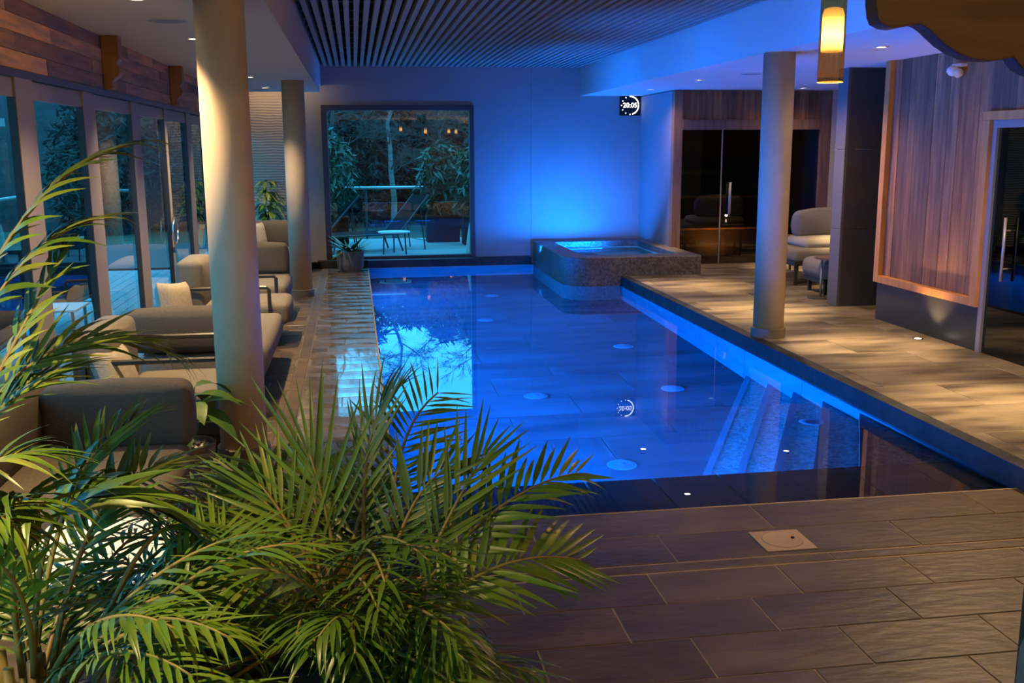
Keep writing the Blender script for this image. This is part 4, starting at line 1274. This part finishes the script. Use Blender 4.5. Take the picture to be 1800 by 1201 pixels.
bx('table_top', M_board, -.25, .25, -.25, .25, .38, .40, t, bevel=.004)
for a in (-.21, .21):
    for b in (-.21, .21):
        MB().tube([(a, b, 0), (a, b, .38)], .014, 6).build('leg', M_outdark, t)


def railing(name, p0, p1, n, z, label):
    p0, p1 = Vector(p0), Vector(p1)
    t = empty(name, p0, label, 'railing')
    d = p1 - p0
    def seg(a, b): return p0 + d * a - p0, p0 + d * b - p0
    m = MB().tube([Vector((0, 0, z)), d + Vector((0, 0, z))], .03, 8).build('handrail', M_alu, t, True)
    for k in range(n + 1):
        q = d * (k / n)
        MB().tube([q, q + Vector((0, 0, z))], .02, 6).build('post', M_outdark, t)
        if k < n:
            a, b = d * ((k + .03) / n), d * ((k + .97) / n)
            MB().add([a + Vector((0, 0, .08)), b + Vector((0, 0, .08)), b + Vector((0, 0, z - .08)), a + Vector((0, 0, z - .08))], [(0, 1, 2, 3)]).build('glass_panel', G_rail, t)


railing('terrace_railing', (-2.6, 20.1, .02), (4.4, 20.1, .02), 5, 1.02, 'glass railing with a pale handrail along the back terrace')
railing('terrace_railing', (-5.8, 3, -.02), (-5.8, 19.0, -.02), 9, 1.02, 'glass railing with a pale handrail along the left terrace')

# planters with bamboo
def clump(n, cx, cy, z0, z1, rx, ry, size, seed, shape=1.0, hang=.4):
    rnd = random.Random(seed); m = MB()
    for i in range(n):
        u = rnd.random(); z = z0 + (z1 - z0) * u
        pr = math.sin(math.pi * min(1, max(.06, u * .86 + .10))) ** .6 if shape else 1
        a = rnd.uniform(0, 6.283); q = math.sqrt(rnd.random()) * pr
        p = Vector((cx + rx * q * math.cos(a), cy + ry * q * math.sin(a), z))
        d = Vector((rnd.uniform(-1, 1), rnd.uniform(-1, 1), rnd.uniform(-1, .6) - hang)).normalized()
        s = d.cross(Vector((rnd.uniform(-1, 1), rnd.uniform(-1, 1), rnd.uniform(-1, 1)))).normalized()
        L = size * rnd.uniform(.7, 1.3)
        m.add([p, p + d * L * .4 + s * L * .11, p + d * L, p + d * L * .4 - s * L * .11], [(0, 1, 2, 3)])
    return m


def bamboo(x, y, w, d, h, plant_h, n, label, seed, z=ZT):
    t = empty('planter_box', (x, y, z), 'dark square planter box ' + label, 'planter', 'planter boxes on the terrace')
    bx('box', M_planter, -w / 2, w / 2, -d / 2, d / 2, 0, h, t, bevel=.006)
    bx('soil', M_soil, -w / 2 + .03, w / 2 - .03, -d / 2 + .03, d / 2 - .03, h, h + .01, t)
    b = empty('bamboo', (x, y, z + h), 'bushy dark green bamboo in the planter ' + label, 'bamboo', 'bamboos in planter boxes')
    cm = MB(); rnd = random.Random(seed)
    for k in range(14):
        a, c = rnd.uniform(-w * .36, w * .36), rnd.uniform(-d * .36, d * .36)
        cm.tube([(a, c, 0), (a * 1.3, c * 1.3, plant_h * .5), (a * 1.9, c * 1.9, plant_h * .92)], [.009, .007, .003], 5)
    cm.build('canes', M_stem, b)
    f = clump(n, 0, 0, .06, plant_h, w * .80, d * .9, .20, seed).build('foliage', M_bamboo, b)
    f['kind'] = 'stuff'


bamboo(1.62, 19.3, .62, .5, .5, 1.35, 1500, 'behind the middle lounger in the back window', 11)
bamboo(2.25, 18.6, .62, .5, .5, 1.35, 1500, 'at the right of the back window', 12)
bamboo(-.55, 19.2, .8, .55, .5, 1.6, 2000, 'at the left of the back window', 13)
bamboo(-5.2, 8.6, .6, 1.4, .5, 1.2, 1500, 'by the left terrace railing, nearer', 14, 0)
bamboo(-5.2, 13.0, .6, 1.4, .5, 1.2, 1500, 'by the left terrace railing, farther', 15, 0)
for k, (xx, lean) in enumerate([(1.84, .0), (1.93, .05), (2.02, .08)]):
    o = MB().prism([(-.10, 0), (.10, 0), (.13, .20), (.12, .48), (.05, .64), (-.05, .64), (-.12, .48), (-.13, .20)], -.02, .02, 'y').build('leaning_board', M_board, None, bevel=.008)
    o.location = (xx, 16.75 + .05 * k, ZT); o.rotation_euler = (0, R(22), R(62))
    tag(o, ['leftmost', 'middle', 'rightmost'][k] + ' of the three pale boards leaning at the right of the back window', 'board', 'pale boards leaning by the back window')
pg = empty('pergola', (2.85, 20.9, -.5), 'white post and beam standing at the right of the back window', 'pergola')
bx('post', M_white, -.05, .05, -.05, .05, 0, 2.75, pg); bx('post', M_white, .75, .85, -.05, .05, 0, 2.75, pg); bx('beam', M_white, -.15, 1.2, -.06, .06, 2.75, 2.9, pg)

# rising wooded ground
hb = MB()
def slope(m, pts, nrm, seed):
    rnd = random.Random(seed); n = len(pts); rows = [(0, -.55), (2.5, .9), (5, 2.4), (8, 4.0), (14, 5.2)]
    vs = [(p[0] + nrm[0] * d, p[1] + nrm[1] * d, z + (rnd.uniform(-.25, .25) if d else 0)) for d, z in rows for p in pts]
    m.add(vs, [(r * n + i, r * n + i + 1, (r + 1) * n + i + 1, (r + 1) * n + i) for r in range(4) for i in range(n - 1)])
slope(hb, [(-18 + i * 1.5, 31.5) for i in range(26)], (0, 1), 3)
slope(hb, [(-14.5, -12 + i * 1.5) for i in range(30)], (-1, 0), 4)
hb = hb.build('hill', M_earth, None, True)
tag(hb, 'dark wooded bank rising beyond the terraces', 'hill', kind='structure')

# trees and woodland
def tree(x, y, h, label, mat, seed, r0=.11, spread=1.0, birch=False):
    rnd = random.Random(seed)
    t = empty('birch_tree' if birch else 'bare_tree', (x, y, -.55), label, 'tree', 'leafless trees behind the terrace')
    pts = [Vector((0, 0, 0))]
    for k in range(1, 9):
        pts.append(Vector((rnd.uniform(-.06, .06) * k * .6, rnd.uniform(-.06, .06) * k * .6, h * k / 8)))
    MB().tube(pts, [r0 * (1 - .85 * k / 8) for k in range(9)], 8).build('trunk', mat, t, True)
    b = MB()
    def br(p, d, L, r, lv):
        q = p + d * L * .5 + Vector((rnd.uniform(-.1, .1), rnd.uniform(-.1, .1), rnd.uniform(-.02, .1))) * L
        e = q + (d + Vector((rnd.uniform(-.3, .3), rnd.uniform(-.3, .3), rnd.uniform(-.35, .25)))).normalized() * L * .5
        b.tube([p, q, e], [r, r * .7, r * .4], 3 if lv else 5, cap=False)
        if lv < 3:
            for _ in range(5):
                f = rnd.uniform(.3, 1)
                o = p.lerp(q, f * 2) if f < .5 else q.lerp(e, f * 2 - 1)
                nd = (d + Vector((rnd.uniform(-1, 1), rnd.uniform(-1, 1), rnd.uniform(-.6, .6)))).normalized()
                br(o, nd, L * rnd.uniform(.45, .7), max(r * .5, .0045), lv + 1)
    for k in range(11):
        f = rnd.uniform(.3, .98); i = int(f * 8); p = pts[i].lerp(pts[min(8, i + 1)], f * 8 - i)
        a = rnd.uniform(0, 6.283)
        br(p, Vector((math.cos(a), math.sin(a), rnd.uniform(.1, .7))).normalized(), h * rnd.uniform(.16, .28) * spread, r0 * .20, 0)
    b.build('branches', mat if not birch else M_bark, t)


tree(.93, 24.5, 4.7, 'pale birch trunk in the centre of the back window', M_birch, 31, .085, .8, True)
for k, (x, y, h) in enumerate([(-2.2, 25, 4.6), (-.6, 27, 5.2), (2.2, 26, 3.9), (3.3, 27.5, 4.6), (5.2, 26, 6), (-4.5, 26, 6)]):
    tree(x, y, h, 'bare dark tree behind the terrace, ' + ['just left of the window bushes', 'behind the left bamboo', 'right of the birch', 'above the right bamboos', 'beyond the right edge of the back window', 'seen through the far left glass doors'][k], M_bark, 40 + k, .09, 1.15)
for k, (x, y, h) in enumerate([(-9, 7, 6), (-9.5, 13, 6.5), (-8.5, 19, 6)]):
    tree(x, y, h, 'bare dark tree beyond the left terrace, ' + ['nearest of three', 'middle of three', 'farthest of three'][k], M_bark, 60 + k, .1, 1.1)


def shrub(x, y, w, h, n, label, seed, group):
    t = empty('woodland_shrub', (x, y, -.55), label, 'shrub', group)
    f = clump(n, 0, 0, 0.0, h, w, w * .6, .34, seed, hang=0).build('foliage', M_hedge, t); f['kind'] = 'stuff'
    MB().tube([(0, 0, 0), (.05, .03, h * .6)], [.06, .02], 6).build('stem', M_bark, t)


G1 = 'woodland shrubs behind the back terrace'
lb = ['first', 'second', 'third', 'fourth', 'fifth', 'sixth', 'seventh', 'eighth', 'ninth', 'tenth', 'eleventh', 'twelfth']
for k in range(10):
    shrub(-7 + k * 1.75, 30 + (k % 3) * 1.2, 1.5, 3.9 + .5 * ((k * 5) % 3), 5000, 'dark woodland shrub behind the back terrace, %s from the left' % lb[k], 100 + k, G1)
for k in range(9):
    shrub(-12.5 - (k % 2), 1 + k * 3.0, 2.0, 4.0 + .5 * ((k * 5) % 3), 5000, 'dark woodland shrub beyond the left terrace, %s from the camera' % lb[k], 130 + k, 'woodland shrubs beyond the left terrace')
